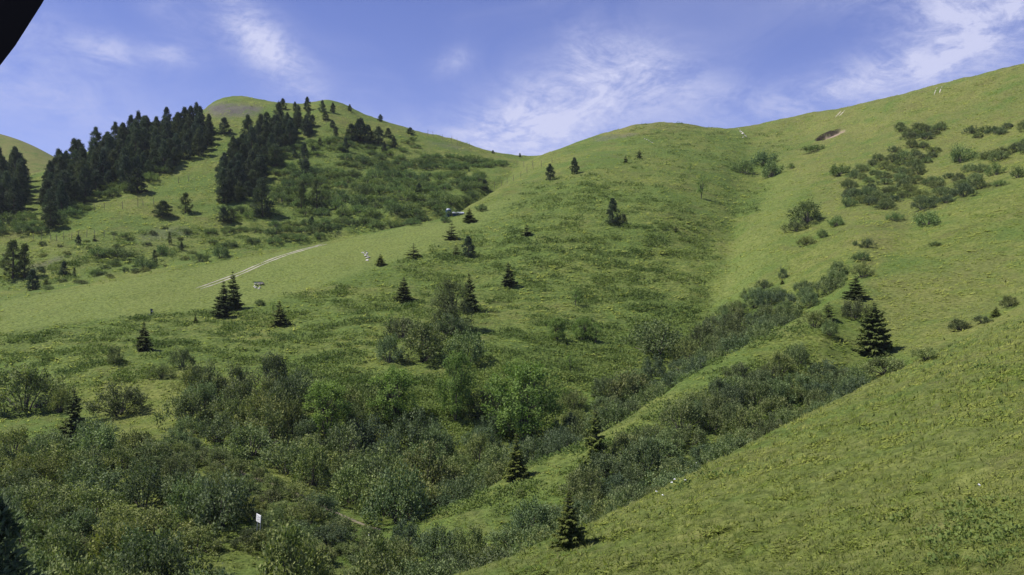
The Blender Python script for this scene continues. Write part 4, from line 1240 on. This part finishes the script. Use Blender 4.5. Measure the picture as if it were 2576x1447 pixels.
# white board in the thicket
p = BOARD
sb = thing('notice_board', 'square white board with faint grey marks standing in the thicket', 'board', p, -.75)
sb.rotation_euler.y = .1
zb = (CY - 1303) / F0 * p.y - p.z
join('board', [box(0, 0, zb, .7, .06, .66)], M_WHITE, sb, None, 0, .01)
marks = [box(x, -.034, zb + z, w_, .006, h_) for x, z, w_, h_ in ((-.1, .2, .3, .03), (.12, .12, .2, .05), (-.12, .05, .22, .03), (.05, -.04, .34, .03), (-.05, -.12, .25, .05), (.14, -.2, .16, .03))]
join('print', marks, M_GREYP, sb)
for x in (-.24, .24):
    tb = tubes([[(x, .06, -.3, .035), (x, .06, zb + .3, .035)]], 8)
    obj('post', mesh_np('post', tb[0], tb[1], M_GREYP, smooth=True), sb)

# white marker stake by the path's end
p = ground(928, 1348)
mk = thing('marker_stake', 'short white marker stake in the grass below the end of the footpath', 'stake', p)
tv = tubes([[(0, 0, -.2, .06), (.03, 0, .45, .06), (.05, 0, .5, .01)]], 8)
obj('stake', mesh_np('stake', tv[0], tv[1], M_WHITE, smooth=True), mk)

# dead branch in the middle thicket
p = ground(640, 985)
db = tube_mesh('dead_branch', [[(0, 0, -.2, .07), (.2, 0, 1.0, .06), (-.3, .1, 2.0, .04), (-1.2, .2, 2.9, .015)], [(.1, 0, 1.2, .05), (.9, -.1, 2.1, .03), (1.5, 0, 3.0, .01)],
                               [(-.3, .1, 2.0, .035), (.1, .2, 2.9, .02), (.2, .1, 3.6, .008)], [(.9, -.1, 2.1, .025), (.7, -.2, 2.9, .008)]], M_BARK, 6)
tag(obj('dead_tree', db, None, p), 'bare dead forked tree between the thicket and the grass of the middle hill', 'dead tree')

# a few white flower heads and small stones on the near slope
r = np.random.default_rng(5)
fl = []
for u, v in [(1652, 1245), (1660, 1232), (1690, 1222), (1698, 1214), (1706, 1203), (1740, 1178), (1752, 1170), (1668, 1255), (1810, 1135), (1796, 1150), (1724, 1216), (2462, 1234)]:
    q = ground(u, v)
    v_, f_ = rock(r, .09)
    fl.append(([(a + q.x, b + q.y, c + q.z + .22) for a, b, c in v_], f_))
tag(join('white_flowers', fl, M_WHITE), kind='stuff')

# dark rounded shell of the lift chair's hood, hanging in at the upper left
def hood_shell(R_, depth, thick):
    segs, rg = 72, 10
    V_, F_ = [], []
    for k in (0, 1):
        for a in range(rg + 1):
            q = a / rg
            for b in range(segs):
                ph = 2 * math.pi * b / segs
                V_.append((math.cos(ph) * q * (R_ - k * thick), -(depth - k * thick) * math.sqrt(max(1 - q * q, 0)), math.sin(ph) * q * (R_ - k * thick)))
    n_ = (rg + 1) * segs
    for k in (0, 1):
        for a in range(rg):
            for b in range(segs):
                c = (b + 1) % segs
                q = (k * n_ + a * segs + b, k * n_ + (a + 1) * segs + b, k * n_ + (a + 1) * segs + c, k * n_ + a * segs + c)
                F_.append(q if k == 0 else q[::-1])
    for b in range(segs):
        c = (b + 1) % segs
        F_.append((rg * segs + b, n_ + rg * segs + b, n_ + rg * segs + c, rg * segs + c))
    return V_, F_


V_, F_ = hood_shell(1.3, .22, .02)
hood = obj('lift_hood', mesh_np('lift_hood', V_, F_, M_BLACK, smooth=True), None, (-2.185, 2.0, 1.291))
tag(hood, 'black rounded hood edge cutting the upper left corner of the sky', 'hood')

# thin mountain air over the whole valley
hv = [(x, y, z) for z in (-75, 330) for y in (-60, 2560) for x in (-3300, 3300)]
hf = [(0, 2, 3, 1), (4, 5, 7, 6), (0, 1, 5, 4), (2, 6, 7, 3), (0, 4, 6, 2), (1, 3, 7, 5)]
mh = bpy.data.materials.new("haze"); mh.use_nodes = True
th_ = NT(mh.node_tree)
vol = th_.n('ShaderNodeVolumePrincipled', {'Color': (.86, .92, 1.0, 1), 'Density': .00006, 'Anisotropy': .2})
th_.n('ShaderNodeOutputMaterial', {'Volume': vol.outputs[0]})
hz_o = obj('haze', mesh_np('haze', hv, hf, mh))
tag(hz_o, kind='stuff')
